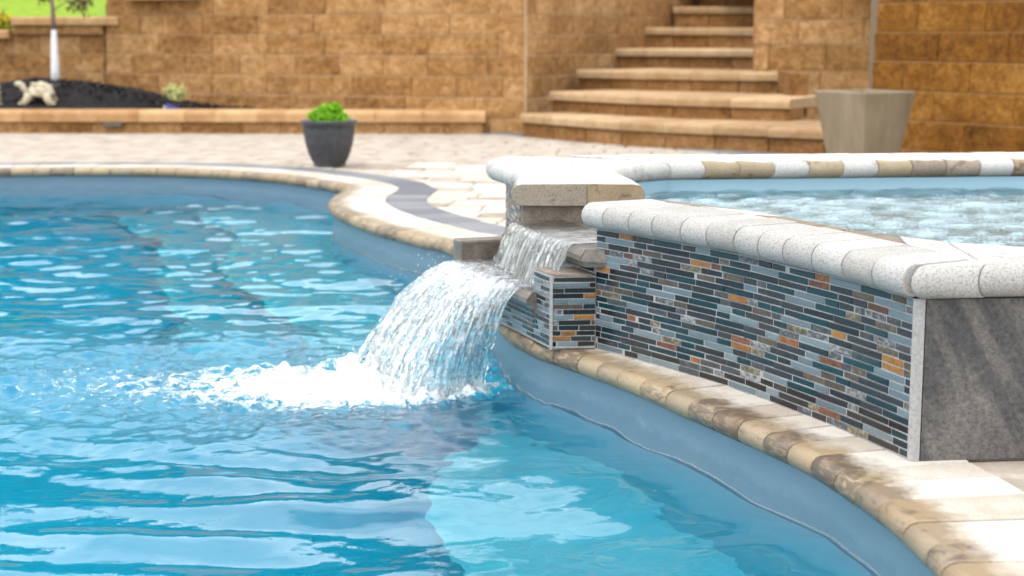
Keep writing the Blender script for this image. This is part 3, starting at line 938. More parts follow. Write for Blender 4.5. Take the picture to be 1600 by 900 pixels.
def grout_sheet(name, curve, side, z0, z1, parent, lift=0.0032, th=0.02):
    v, f = [], []
    ss = np.linspace(0, curve.len, 40)
    for s in ss:
        p, nn = curve.at(s), curve.nor(s, side, 0.02)
        a, b = p + nn * lift, p - nn * th
        v += [(a.x, a.y, z0), (a.x, a.y, z1), (b.x, b.y, z1), (b.x, b.y, z0)]
    for i in range(len(ss) - 1):
        for k in range(4):
            f.append((4 * i + k, 4 * i + (k + 1) % 4, 4 * i + 4 + (k + 1) % 4, 4 * i + 4 + k))
    f += [(0, 1, 2, 3), tuple(4 * (len(ss) - 1) + k for k in (3, 2, 1, 0))]
    m = MB(); m.add(v, f)
    return m.build(name, M['grout'], parent)
mside = 1 if MAIN.nor(0.5, 1).dot(-back) > 0 else -1
panel = grout_sheet('mosaic_panel', MAIN, mside, 0.003, ZB - 0.002, spa)
mosaic(MAIN, mside, panel, ZB - 0.004, 0.006, 20, KW, limit=298, end_trim=0.0)
# wall behind the spillway, below the shelf
SPW = Curve2([tuple(Bv), tuple(Bv + tdir * 0.3), tuple(W1)], smooth=False)
spn = grout_sheet('mosaic_panel', SPW, mside, 0.003, 0.236, spa)
mosaic(SPW, mside, spn, 0.235, 0.006, 13, KW_PIER, limit=0)
WNG = Curve2([(0.03, 5.0), (0.035, 5.3), (0.03, 5.5), (-0.005, 5.8), (-0.02, 6.02)], 0.02)
wgn = grout_sheet('mosaic_panel', WNG, mside, -0.02, ZB - 0.002, spa)
mosaic(WNG, mside, wgn, ZB - 0.004, 0.0, 20, KW_PIER, limit=0)
# corner bead and slate panels on the side
bead = MB()
bd = Adir
bead.prism([tuple(Av + Vector((-0.008, -0.002))), tuple(Av + Vector((0.004, -0.010))), tuple(Av + bd * 0.016 + Vector((0, -0.007))), tuple(Av + bd * 0.016 + Vector((0, 0.02))), tuple(Av + Vector((-0.004, 0.02)))], 0.002, ZB - 0.002)
bead.build('corner_bead', M['grout'], spa)
s0 = 0.018
for L in (0.61, 0.61, 0.42):
    nrm = Vector((Adir.y, -Adir.x))
    m = MB()
    p0, p1 = Av + Adir * s0, Av + Adir * (s0 + L - 0.004)
    m.prism([tuple(p0 + nrm * 0.006), tuple(p1 + nrm * 0.006), tuple(p1 - nrm * 0.012), tuple(p0 - nrm * 0.012)], 0.003, ZB - 0.003)
    m.build('slate_panel', M['slate'], spa)
    s0 += L
# spill shelf: thick stone slab with a worked edge
P1 = Bv + pdir * 0.055 - tdir * 0.012
P2 = W1 + pdir * 0.05 - tdir * 0.035
sh_in1 = Vector((0.60, 4.30)); sh_in2 = Vector((0.38, 4.96))
def slab(name, p1, p2, q2, q1, z0, z1, ch, mat, parent):
    """slab whose p1-p2 edge is chamfered top and bottom"""
    e = (p2 - p1).normalized()
    inw = Vector((e.y, -e.x))
    if inw.dot(q1 - p1) < 0: inw = -inw
    h = (z1 - z0) * 0.36
    sec = []
    for p, q in ((p1, q1), (p2, q2)):
        sec += [(q.x, q.y, z0), ((p + inw * ch).x, (p + inw * ch).y, z0), (p.x, p.y, z0 + h), (p.x, p.y, z1 - h), ((p + inw * ch).x, (p + inw * ch).y, z1), (q.x, q.y, z1)]
    m = MB()
    m.add(sec, [(i, (i + 1) % 6, 6 + (i + 1) % 6, 6 + i) for i in range(6)] + [(5, 4, 3, 2, 1, 0), (6, 7, 8, 9, 10, 11)])
    o = m.build(name, mat, parent)
    bm = bmesh.new(); bm.from_mesh(o.data); bmesh.ops.recalc_face_normals(bm, faces=bm.faces); bm.to_mesh(o.data); bm.free()
    return o
SHZ = 0.288
slab('spill_shelf', P1, P2, sh_in2, sh_in1, SHZ - 0.05, SHZ, 0.014, M['wet'], spa)

# ------------------------------------------------------------------ lower catch basin with its mosaic pier
C = at(862, 548, 0); Cv = Vector((C.x, C.y))
basin = thing('catch_basin', (Cv.x, Cv.y + 0.3, 0), 'small mosaic-faced catch basin with stone lip between spa wall and pool edge', 'basin')
PTOP = 0.212
LZ = 0.150            # top of the stone lip
pier = MB()
Cin = Cv + tdir * 0.004 - pdir * 0.008
pier.prism([tuple(Cin), tuple(Bv + pdir * 0.012 + tdir * 0.006), tuple(Bv + pdir * 0.012 + tdir * 0.15), tuple(Cin + tdir * 0.13)], 0.0, PTOP - 0.004)
pier.prism([tuple(Cin + tdir * 0.13), tuple(Bv + pdir * 0.012 + tdir * 0.15), tuple(Bv + pdir * 0.01 + tdir * 0.75), tuple(Cin + tdir * 0.74)], 0.0, LZ - 0.052)
pier.build('core', M['mortar'], basin)
FRONT = Curve2([tuple(Bv + pdir * 0.004), tuple(Cv)], smooth=False)
fs = 1 if FRONT.nor(0.05, 1).y < 0 else -1
fp = grout_sheet('mosaic_panel', FRONT, fs, 0.007, PTOP, basin, 0.0030, 0.004)
mosaic(FRONT, fs, fp, PTOP - 0.004, 0.012, 13, KW_PIER)
LEFT = Curve2([tuple(Cv + pdir * 0.001), tuple(Cv + pdir * 0.001 + tdir * 0.13)], smooth=False)
ls = 1 if LEFT.nor(0.05, 1).dot(pdir) > 0 else -1
lp = grout_sheet('mosaic_panel', LEFT, ls, 0.007, PTOP, basin, 0.0030, 0.004)
mosaic(LEFT, ls, lp, PTOP - 0.004, 0.012, 13, KW)
LEFT2 = Curve2([tuple(Cv + pdir * 0.001 + tdir * 0.132), tuple(Cv + pdir * 0.001 + tdir * 0.74)], smooth=False)
lp2 = grout_sheet('mosaic_panel', LEFT2, ls, 0.007, LZ - 0.053, basin, 0.0030, 0.004)
mosaic(LEFT2, ls, lp2, LZ - 0.055, 0.012, 6, KW)
bead = MB()
for p in (Cv + pdir * 0.002,):
    bead.prism([tuple(p + Vector((-0.005, -0.005))), tuple(p + Vector((0.004, -0.006))), tuple(p + Vector((0.003, 0.004))), tuple(p + tdir * 0.006 + pdir * 0.003)], 0.004, PTOP + 0.001)
bead.build('corner_bead', M['grout'], basin)
top = MB()
top.prism([tuple(Cv + pdir * 0.003 - tdir * 0.002), tuple(Bv + pdir * 0.014 + Vector((0, -0.003))), tuple(Bv + pdir * 0.014 + tdir * 0.14), tuple(Cv + tdir * 0.125 + pdir * 0.003)], PTOP - 0.0035, PTOP + 0.004)
top.build('top_slab', M['dry_riser'], basin)
# lip stone: from the pier to the far block, nose overhanging the pool side
q1 = Cv + tdir * 0.105 + pdir * 0.035; q2 = Cv + tdir * 0.735 + pdir * 0.035
slab('lip_stone', q1, q2, Bv + pdir * 0.012 + tdir * 0.735, Bv + pdir * 0.012 + tdir * 0.152, LZ - 0.05, LZ, 0.016, M['wet'], basin)
blk = MB()
b0 = Cv + tdir * 0.738
blk.prism([tuple(b0 + pdir * 0.03), tuple(b0 - pdir * 0.14), tuple(b0 - pdir * 0.14 + tdir * 0.07), tuple(b0 + pdir * 0.03 + tdir * 0.07)], 0.006, 0.222)
o = blk.build('end_block', M['wet'], basin)
bv = o.modifiers.new('edge', 'BEVEL'); bv.width = 0.008; bv.segments = 2

# ------------------------------------------------------------------ falling water
def grid_mesh(name, V, nu, nv, closed=True, uv=None, air=None):
    """V: (nv, nu, 3) front surface (+ back surface when closed)"""
    nlay = V.shape[0]
    verts = V.reshape(-1, 3)
    faces = []
    i = np.arange(nu - 1); j = np.arange(nv - 1)
    I, J = np.meshgrid(i, j)
    a = (J * nu + I).ravel()
    q = np.stack([a, a + 1, a + nu + 1, a + nu], 1)
    F_ = [q]
    if closed:
        off_ = nu * nv
        F_.append(np.stack([a + off_, a + nu + off_, a + nu + 1 + off_, a + 1 + off_], 1))
        for col in (0, nu - 1):
            b = np.arange(nv - 1) * nu + col
            s = np.stack([b, b + nu, b + nu + off_, b + off_], 1)
            F_.append(s if col == 0 else s[:, ::-1])
        for row in (0, nv - 1):
            b = np.arange(nu - 1) + row * nu
            s = np.stack([b, b + off_, b + 1 + off_, b + 1], 1)
            F_.append(s if row == 0 else s[:, ::-1])
    faces = np.concatenate(F_)
    me = bpy.data.meshes.new(name)
    me.vertices.add(len(verts)); me.vertices.foreach_set('co', verts.ravel().astype(np.float32))
    me.loops.add(faces.size); me.loops.foreach_set('vertex_index', faces.ravel().astype(np.int32))
    me.polygons.add(len(faces))
    me.polygons.foreach_set('loop_start', np.arange(0, faces.size, 4, dtype=np.int32))
    me.polygons.foreach_set('loop_total', np.full(len(faces), 4, np.int32))
    me.polygons.foreach_set('use_smooth', np.ones(len(faces), bool))
    me.update(calc_edges=True)
    if uv is not None:
        l = me.uv_layers.new(name='flow')
        l.data.foreach_set('uv', uv[faces.ravel() % (nu * nv)].ravel().astype(np.float32))
    if air is not None:
        at_ = me.attributes.new('air', 'FLOAT', 'POINT')
        at_.data.foreach_set('value', np.tile(air, 2 if closed else 1).astype(np.float32))
    me.validate()
    return me

def water_sheet(name, lip0, lip1, back_vec, back_len, land, zlip, zland, nu, nv, ridge, thick, mat, power=2.0, over=0.02, airf=None, seed=1):
    """a film that runs over the stone, rolls over its edge and falls on a ballistic arc to a landing line"""
    r = np.random.RandomState(seed)
    u = np.linspace(0, 1, nu)
    L0, L1 = np.array(lip0), np.array(lip1)
    lp = L0[None] + (L1 - L0)[None] * u[:, None]
    lu = np.linspace(0, 1, len(land))
    la = np.stack([np.interp(u, lu, [p[k] for p in land]) for k in (0, 1)], 1)
    ker = np.hanning(max(5, nu // 6)); ker /= ker.sum()
    pad = len(ker)
    for k in (0, 1):
        ext = np.concatenate([2 * la[0, k] - la[1:pad + 1, k][::-1], la[:, k], 2 * la[-1, k] - la[-pad - 1:-1, k][::-1]])
        la[:, k] = np.convolve(ext, ker, 'same')[pad:-pad]
    nb = int(nv * 0.28)
    vs = np.concatenate([np.linspace(-1, 0, nb, endpoint=False), np.linspace(0, 1, nv - nb)])
    V = np.zeros((nv, nu, 3))
    bvx = np.array(back_vec)
    for j, v in enumerate(vs):
        if v < 0:
            V[j, :, :2] = lp + bvx[None] * (-v) * back_len
            V[j, :, 2] = zlip
        else:
            V[j, :, :2] = lp + (la - lp) * v
            V[j, :, 2] = zlip + (zland - zlip) * v ** power
    # irregular ridges that run with the flow
    flow = np.concatenate([np.linspace(-0.3, 0, nb, endpoint=False), np.linspace(0, 1, nv - nb)])
    width = np.hypot(*(L1 - L0))
    Hh = np.zeros((nv, nu))
    UU = (u * width)[None, :]
    for _ in range(26):
        wl_ = r.uniform(0.008, 0.05)
        k = 2 * np.pi / wl_
        ph = r.uniform(0, 6.28) + np.cumsum(r.normal(0, 0.09, nv))[:, None] + 1.4 * np.sin(flow * r.uniform(1, 5) + r.uniform(0, 6))[:, None]
        am = wl_ ** 0.8 * (0.4 + 0.6 * np.sin(flow * r.uniform(3, 12) + r.uniform(0, 6))[:, None] ** 2)
        Hh += am * np.sin(k * UU + ph)
    for _ in range(22):
        kx, ky = r.normal(0, 150), r.normal(0, 130)
        Hh += 0.045 * np.sin(kx * UU + ky * flow[:, None] * abs(zlip - zland) * 1.6 + r.uniform(0, 6.28))
    Hh /= Hh.std()
    amp = ridge * np.clip(0.35 + 0.9 * np.clip(flow, 0, 1), 0.3, 1.2)[:, None]
    Nn = np.cross(np.gradient(V, axis=1), np.gradient(V, axis=0))
    Nn /= np.linalg.norm(Nn, axis=2, keepdims=True) + 1e-9
    if Nn[2, nu // 2, 2] < 0: Nn = -Nn
    # ragged side edges
    for e, sgn in ((0, 1), (1, -1)):
        wv = 0.010 * np.cumsum(r.normal(0, 0.3, nv)) / math.sqrt(nv) + 0.006 * np.sin(flow * 17 + r.uniform(0, 6))
        wgt = np.exp(-((u - e) / 0.04) ** 2)
        V[:, :, :2] += (wv[:, None] * wgt[None])[:, :, None] * ((L1 - L0) / width)[None, None] * np.clip(flow, 0, 1)[:, None, None] * 2
    front = V + Nn * (Hh * amp)[:, :, None]
    taper = np.clip(np.minimum(u, 1 - u) / 0.03, 0.15, 1)[None, :]
    backs = V - Nn * (thick * taper + np.abs(np.roll(Hh, 7, 1)) * amp * 0.25)[:, :, None]
    sel = flow < 0.0
    backs[sel, :, 2] = np.maximum(backs[sel, :, 2], zlip - thick)
    both = np.concatenate([front.reshape(-1, 3), backs.reshape(-1, 3)])
    seg = np.linalg.norm(np.diff(V[:, nu // 2], axis=0), axis=1)
    along = np.concatenate([[0], np.cumsum(seg)])
    uvs = np.stack([np.broadcast_to(UU, (nv, nu)).ravel(), np.repeat(along, nu)], 1)
    air = np.array([[airf(uu, fl_) for uu in u] for fl_ in flow]).ravel() if airf else np.full(nu * nv, 0.5)
    me = grid_mesh(name, both, nu, nv, True, uvs, air)
    if (me.polygons[(nb // 2) * (nu - 1) + nu // 2].normal.z < 0): me.flip_normals()
    return link(name, me, mat)

up_land = [P2 + pdir * 0.055, (P1 + P2) / 2 + pdir * 0.075, P1 + pdir * 0.05 + tdir * 0.06]
o = water_sheet('upper_waterfall', tuple(P2 - tdir * 0.03 - pdir * 0.004), tuple(P1 + tdir * 0.055 - pdir * 0.004), tuple(-pdir), 0.17, up_land, SHZ + 0.008, LZ + 0.012, 220, 110, 0.0016, 0.006, M['sheet_up'], 2.0, seed=3,
    airf=lambda u, f: 0.2 + 0.3 * min(1, max(0, f + 0.05) * 5))
tag(o, 'short clear water curtain falling from spa shelf into the catch basin', 'waterfall')
low_lip0, low_lip1 = q2 - tdir * 0.01, q1 + tdir * 0.02
low_land = [(-0.52, 5.03), (-0.465, 4.84), (-0.39, 4.66), (-0.30, 4.53), (-0.21, 4.54), (-0.145, 4.61), (-0.095, 4.69)]
o = water_sheet('lower_waterfall', tuple(low_lip0), tuple(low_lip1), tuple(-pdir), 0.10, low_land, LZ + 0.013, WZ - 0.03, 300, 210, 0.0042, 0.008, M['sheet_low'], 1.9, seed=8,
    airf=lambda u, f: 0.18 + 0.52 * min(1, max(0, f + 0.06) * 5) * math.exp(-max(0, f - 0.25) * 1.35) - 0.5 * max(0, u - 0.78) - 0.12 * (f < -0.05))
tag(o, 'wide arching water curtain pouring from catch basin lip into the pool', 'waterfall')

# ------------------------------------------------------------------ pool water surface
def axis(segs):
    out = []
    for a, b, st in segs:
        out.append(np.arange(a, b, st))
    return np.unique(np.round(np.concatenate(out), 5))
gx = axis([(-6.2, -2.2, 0.04), (-2.2, -1.5, 0.016), (-1.5, 0.9, 0.009)])
gy = axis([(0.4, 2.6, 0.04), (2.6, 5.8, 0.009), (5.8, 8.0, 0.016), (8.0, 10.7, 0.022)])
GX, GY = np.meshgrid(gx, gy)
Z = np.zeros_like(GX)
ix, iy = -0.42, 4.80
dx, dy = GX - ix, GY - iy
rr = np.hypot(dx, dy)
r = np.random.RandomState(21)
calm = 0.55 + 0.45 * np.clip(1.6 - 0.12 * np.abs(GY - 4.2), 0.2, 1)
# long gentle swell and crossing waves
for _ in range(34):
    wl_ = r.uniform(0.16, 0.75)
    th = r.normal(math.pi / 2, 0.75)
    k = 2 * np.pi / wl_
    Z += 0.0032 * wl_ ** 1.15 * calm * np.sin(k * (GX * np.cos(th) + GY * np.sin(th)) + r.uniform(0, 6.28))
for _ in range(26):
    wl_ = r.uniform(0.07, 0.22)
    th = r.normal(math.pi / 2, 0.38)
    k = 2 * np.pi / wl_
    grp = 0.5 + 0.5 * np.sin(GX * r.uniform(0.6, 2.5) + GY * r.uniform(0.5, 2.2) + r.uniform(0, 6.28))
    Z += 0.0042 * wl_ * grp * np.clip((GY - 3.2) / 1.6, 0.25, 1) * np.sin(k * (GX * np.cos(th) + GY * np.sin(th)) + r.uniform(0, 6.28))
# rings that spread from the falling water
for _ in range(14):
    wl_ = r.uniform(0.09, 0.32)
    k = 2 * np.pi / wl_
    cx_, cy_ = ix + r.normal(0, 0.16), iy + r.normal(0, 0.16)
    q = np.hypot(GX - cx_, GY - cy_)
    m = np.exp(-q / r.uniform(1.2, 3.2)) * (0.55 + 0.45 * np.sin(np.arctan2(GY - cy_, GX - cx_) * r.randint(2, 6) + r.uniform(0, 6)))
    Z += 0.0062 * wl_ ** 1.0 * m * np.sin(k * q + r.uniform(0, 6.28))
# choppy zone round the impact, drifting to the open side
chop = np.exp(-(((dx + 0.55) / 1.35) ** 2 + ((dy + 0.05) / 0.62) ** 2))
hf = np.zeros_like(Z)
for _ in range(80):
    wl_ = r.uniform(0.026, 0.13)
    th = r.uniform(0, 6.28)
    k = 2 * np.pi / wl_
    hf += wl_ ** 0.9 * np.sin(k * (GX * np.cos(th) + GY * np.sin(th)) + r.uniform(0, 6.28) + 0.8 * np.sin(GX * r.uniform(2, 9) + GY * r.uniform(2, 9)))
hf /= hf.std()
Z += hf * (0.0042 * chop + 0.0003)
# boil under the landing line
LL = np.array([(p[0], p[1]) for p in low_land])
dl = dist_to(GX, GY, LL, closed=False)
boil = np.exp(-(dl / 0.07) ** 2)
Z += boil * (0.012 + 0.010 * hf) + 0.006 * hf * np.exp(-(((dx + 0.10) / 0.30) ** 2 + ((dy + 0.08) / 0.24) ** 2))
Z -= Z.mean()
foam = 0.66 * np.exp(-(((dx + 0.13) / 0.29) ** 2 + ((dy + 0.10) / 0.27) ** 2)) + 0.60 * np.exp(-(dl / 0.06) ** 2) + 0.36 * np.exp(-(((dx + 0.5) / 0.55) ** 2 + ((dy + 0.10) / 0.24) ** 2)) + 0.16 * chop  # foam, plus a wide chop term that paints scattered white specks as glints
foam = foam + 0.05 * hf * (foam > 0.1)
cxm = (GX[:-1, :-1] + GX[1:, 1:]) / 2; cym = (GY[:-1, :-1] + GY[1:, 1:]) / 2
wo = np.array(off(0.022))[::4]
kf = inside(cxm, cym, wo)
nxg = len(gx)
J, I = np.nonzero(kf)
a = J * nxg + I
faces = np.stack([a, a + 1, a + nxg + 1, a + nxg], 1)
used, inv = np.unique(faces.ravel(), return_inverse=True)
faces = inv.reshape(-1, 4)
vco = np.stack([GX.ravel()[used], GY.ravel()[used], Z.ravel()[used] + WZ], 1)
def fast_mesh(name, vco, faces):
    me = bpy.data.meshes.new(name)
    me.vertices.add(len(vco)); me.vertices.foreach_set('co', vco.ravel().astype(np.float32))
    me.loops.add(faces.size); me.loops.foreach_set('vertex_index', faces.ravel().astype(np.int32))
    me.polygons.add(len(faces))
    me.polygons.foreach_set('loop_start', np.arange(0, faces.size, 4, dtype=np.int32))
    me.polygons.foreach_set('loop_total', np.full(len(faces), 4, np.int32))
    me.polygons.foreach_set('use_smooth', np.ones(len(faces), bool))
    me.update(calc_edges=True)
    return me
me = fast_mesh('pool_water', vco, faces)
fa = me.attributes.new('foam', 'FLOAT', 'POINT'); fa.data.foreach_set('value', np.clip(foam.ravel()[used], 0, 1.2).astype(np.float32))
st = me.attributes.new('stir', 'FLOAT', 'POINT'); st.data.foreach_set('value', np.clip(chop.ravel()[used] * 1.2, 0.0, 1).astype(np.float32))
o = link('pool_water', me, M['water'])
tag(o, 'turquoise rippled pool water with white foam under the waterfall', kind='structure')

wat = o
mv, mf = [], []
ss = np.arange(s_near(0.8, 2.1), s_near(-0.96, 8.4), 0.012)
NS = 5
for s_ in ss:
    p, nn = LIP.at(s_), LIP.nor(s_, SIDE)
    jx = min(max(int(np.searchsorted(gx, p.x)), 0), len(gx) - 1); jy = min(max(int(np.searchsorted(gy, p.y)), 0), len(gy) - 1)
    zw = WZ + Z[jy, jx]
    for k in range(NS):
        a = k / (NS - 1) * math.pi / 2
        q = p + nn * (0.0285 - 0.005 * (1 - math.sin(a)))
        mv.append((q.x, q.y, zw + 0.0032 * (1 - math.cos(a)) + 0.0005))
mf = [(i * NS + k, (i + 1) * NS + k, (i + 1) * NS + k + 1, i * NS + k + 1) for i in range(len(ss) - 1) for k in range(NS - 1)]
me = mesh('meniscus', mv, mf)
if sum(p.normal.z for p in me.polygons) < 0: me.flip_normals()
link('meniscus', me, M['film'], wat, smooth=True)

# spa water: boiling with jets
sx = np.arange(0.40, 2.46, 0.014); sy = np.arange(3.4, 6.06, 0.014)
GX, GY = np.meshgrid(sx, sy)
Zs = np.zeros_like(GX); h2 = np.zeros_like(GX)
for _ in range(70):
    wl_ = r.uniform(0.035, 0.17); th = r.uniform(0, 6.28); k = 2 * np.pi / wl_
    Zs += wl_ ** 0.9 * np.sin(k * (GX * np.cos(th) + GY * np.sin(th)) + r.uniform(0, 6.28) + 1.2 * np.sin(GX * r.uniform(3, 9)) + 1.2 * np.sin(GY * r.uniform(3, 9)))
    h2 += np.sin(k * 0.3 * (GX * np.cos(th) + GY * np.sin(th)) + r.uniform(0, 6.28))
Zs /= Zs.std(); h2 /= h2.std()
SWZ = 0.303
cxm = (GX[:-1, :-1] + GX[1:, 1:]) / 2; cym = (GY[:-1, :-1] + GY[1:, 1:]) / 2
kf = inside(cxm, cym, np.array([(p.x, p.y) for p in rg]))
nxg = len(sx); J, I = np.nonzero(kf); a = J * nxg + I
faces = np.stack([a, a + 1, a + nxg + 1, a + nxg], 1)
used, inv = np.unique(faces.ravel(), return_inverse=True)
edge_d = np.clip((GY - 4.0) / 0.4, 0, 1) * np.clip((5.9 - GY) / 0.35, 0, 1)
vco = np.stack([GX.ravel()[used], GY.ravel()[used], (SWZ + 0.0024 * Zs).ravel()[used]], 1)
me = fast_mesh('spa_water', vco, inv.reshape(-1, 4))
fo = (0.58 + 0.08 * h2 + 0.08 * Zs) * (0.35 + 0.65 * np.clip((5.95 - GY) / 0.5, 0, 1))
fa = me.attributes.new('foam', 'FLOAT', 'POINT'); fa.data.foreach_set('value', np.clip(fo.ravel()[used], 0, 1.0).astype(np.float32))
st = me.attributes.new('stir', 'FLOAT', 'POINT'); st.data.foreach_set('value', np.full(len(used), 0.5, np.float32))
o = link('spa_water', me, M['spa_water'])
tag(o, 'bubbling pale blue spa water inside the raised edging', kind='structure')

# water standing in the catch basin
bu = np.linspace(0, 1, 60); bw = np.linspace(0, 1, 40)
c00 = Bv + pdir * 0.014 + tdir * 0.155; c10 = Bv + pdir * 0.014 + tdir * 0.73; c01 = q1 - pdir * 0.05 + tdir * 0.05; c11 = q2 - pdir * 0.05 - tdir * 0.005
V = np.zeros((40, 60, 3))
for j, w_ in enumerate(bw):
    for i, u_ in enumerate(bu):
        p = (c00 * (1 - u_) + c10 * u_) * (1 - w_) + (c01 * (1 - u_) + c11 * u_) * w_
        V[j, i] = (p.x, p.y, LZ + 0.010)
V[:, :, 2] += r.normal(0, 0.0022, V.shape[:2])
uvb = np.stack([V[:, :, 0].ravel(), V[:, :, 1].ravel()], 1)
o = link('basin_water', grid_mesh('basin_water', V.reshape(-1, 3), 60, 40, False, uvb, np.full(2400, 0.30)), M['sheet_low'])
tag(o, 'churned water standing in the stone catch basin', kind='structure')

# drops thrown up where the sheet lands and off its edges
bm = bmesh.new()
def drop(p, rad):
    m = Matrix.Translation(p) @ Matrix.Diagonal((rad, rad, rad * rng.uniform(0.9, 1.6), 1))
    bmesh.ops.create_icosphere(bm, subdivisions=1, radius=1.0, matrix=m)
for _ in range(330):
    k = rng.random() * (len(LL) - 1); i = int(k)
    p = LL[i] * (1 - (k - i)) + LL[min(i + 1, len(LL) - 1)] * (k - i)
    hgt = abs(rng.gauss(0, 0.045))
    drop(Vector((p[0] + rng.gauss(-0.02, 0.06), p[1] + rng.gauss(-0.02, 0.05), WZ + 0.005 + hgt)), rng.uniform(0.0012, 0.0035))
for _ in range(60):
    f = rng.random()
    p = low_lip0 * (1 - f) + Vector(low_land[0]) * f
    drop(Vector((p.x + rng.gauss(-0.03, 0.025), p.y + rng.gauss(0, 0.03), LZ + (WZ - LZ) * f ** 1.9 + rng.gauss(0.02, 0.03))), rng.uniform(0.001, 0.0022))
me = bpy.data.meshes.new('splash_drops'); bm.to_mesh(me); bm.free()
o = link('splash_drops', me, M['drop'], smooth=True)
tag(o, 'fine water drops splashing where the curtain meets the pool', kind='stuff')

# ------------------------------------------------------------------ block walls
def block_mesh(name, L, h, dep, rough, seed, nx=6, nz=3):
    """block with rough split front (-y) and tight sides, origin at bottom centre of the front"""
    r = random.Random(seed)
    v, f = [], []
    xs = [-L / 2 + L * i / nx for i in range(nx + 1)]
    c_ = min(0.012, h * 0.12)
    nz = 4
    zs = [0.0, c_ * 0.6, h * 0.5, h - c_, h]
    xs = [-L / 2, -L / 2 + 0.008] + [-L / 2 + L * i / (nx - 2) for i in range(1, nx - 2)] + [L / 2 - 0.008, L / 2]
    for k, z in enumerate(zs):
        for i, x in enumerate(xs):
            edge = i in (0, nx) or k in (0, nz)
            v.append((x, ((0.012 if k == nz else 0.007) if edge else -r.uniform(0.0, rough)), z))
    n1 = nx + 1
    for k in range(nz):
        for i in range(nx):
            f.append((k * n1 + i, k * n1 + i + 1, (k + 1) * n1 + i + 1, (k + 1) * n1 + i))
    b = len(v)
    v += [(-L / 2, dep, 0), (L / 2, dep, 0), (L / 2, dep, h), (-L / 2, dep, h)]
    bl, br, tr, tl = 0, nx, nz * n1 + nx, nz * n1
    f.append((bl, b, b + 1) + tuple(range(nx, 0, -1)))
    f.append((tl,) + tuple(nz * n1 + i for i in range(1, nx + 1)) + (b + 2, b + 3))
    f.append((b, bl) + tuple(k * n1 for k in range(1, nz + 1)) + (b + 3,))
    f.append((b + 2,) + tuple(k * n1 + nx for k in range(nz, -1, -1)) + (b + 1,))
    f.append((b + 1, b, b + 3, b + 2))
    return mesh(name, v, f)
BLK = {}
def block(L, h, dep=0.22, rough=0.02):
    key = (round(L, 2), round(h, 3), rough)
    if key not in BLK: BLK[key] = [block_mesh('block', key[0], h, dep, rough, hash(key) % 999 + s) for s in range(4)]
    return rng.choice(BLK[key])
def cap_mesh(name, L, h, dep, rnd):
    v, f = [], []
    pr = [(0.0 + rnd * (1 - math.sin(a)), h - rnd * (1 - math.cos(a)) ) for a in [k * math.pi / 8 for k in range(5)]]
    pr = [(rnd * (1 - math.cos(a)), h - rnd + rnd * math.sin(a)) for a in [k * math.pi / 10 for k in range(6)]]
    pr = [(0.004, 0.0), (0.0, 0.006)] + pr + [(dep, h), (dep, 0)]
    n = len(pr)
    for x in (-L / 2, L / 2):
        v += [(x, d, z) for d, z in pr]
    f = [(i, n + i, n + (i + 1) % n, (i + 1) % n) for i in range(n)] + [tuple(range(n)), tuple(range(2 * n - 1, n - 1, -1))]
    me = mesh(name, v, f)
    bm = bmesh.new(); bm.from_mesh(me); bmesh.ops.recalc_face_normals(bm, faces=bm.faces); bm.to_mesh(me); bm.free()
    return me
def rowline(p0, p1):
    d = Vector((p1[0] - p0[0], p1[1] - p0[1])); L = d.length; d /= L
    return d, L, math.atan2(d.y, d.x)
def laid(parent, name, p0, p1, z, h, length, mat, kind='block', dep=0.22, rough=0.012, start=0.0, rnd=0.03, gap=0.0, set_back=0.0):
    """one course from p0 to p1 whose front faces the camera side"""
    d, L, a = rowline(p0, p1)
    s = -start
    while s < L - 0.02:
        e = min(s + length * rng.choice([0.75, 1, 1, 1.15]), L)
        if L - e < 0.12: e = L
        b0 = max(s, 0)
        w = round(e - b0 - gap, 2)
        if w > 0.03:
            c = Vector(p0) + d * ((b0 + e) / 2) + Vector((-d.y, d.x)) * set_back
            if kind == 'block':
                me = block(w, round(h - gap * 0.7, 3), dep, rough)
            else:
                key = (w, round(h, 3), 'cap', dep, rnd)
                if key not in BLK: BLK[key] = cap_mesh('cap', w, h - 0.003, dep, rnd)
                me = BLK[key]
            if len(me.materials) and me.materials[0] != mat:
                me = me.copy(); me.materials.clear()
                me.materials.append(mat)
            place(name, me, parent, (c.x, c.y, z), a, mat)
        s = e
    if kind == 'block' and h > 0.15:
        j = MB(); o_ = Vector((-d.y, d.x)) * (set_back + 0.001)
        a0, a1 = Vector(p0) + o_, Vector(p1) + o_
        a2, a3 = a1 + Vector((-d.y, d.x)) * 0.05, a0 + Vector((-d.y, d.x)) * 0.05
        j.prism([tuple(a0), tuple(a1), tuple(a2), tuple(a3)], z + h - 0.0045, z + h + 0.0015)
        j.build('bed_joint', M['joint_ochre'] if mat == M['block_deep'] else M['joint_light'], parent)

wy = [atY(820, 200, 14.1), atY(165, 200, 15.5), atY(-120, 200, 15.9)]
back_wall = thing('retaining_wall', (-1.5, 15, 0), 'long tan split-face block wall behind the mulch bed, stepped down at the lawn', 'wall')
CH = 0.183
def filler(parent, poly, z0, z1, mat):
    m = MB(); m.prism(poly, z0, z1); m.build('backing', mat, parent)
p_c = (wy[0].x, 14.1); p_l = (wy[1].x, 15.5); p_ll = (wy[2].x, 15.9)
for k in range(8):
    z = -0.06 + k * CH
    laid(back_wall, 'block', p_l, p_c, z, CH, 0.58, M['block'], start=0.29 * (k % 2), set_back=0.016 * k)
    if z < 0.80:
        laid(back_wall, 'block', (p_ll[0], p_ll[1] + 0.05), (p_l[0] - 0.01, p_l[1] + 0.05), z, CH, 0.58, M['block'], start=0.2 * (k % 2), set_back=0.016 * k)
ztop_l = -0.06 + 5 * CH
xa = atY(20, 30, 15.75).x
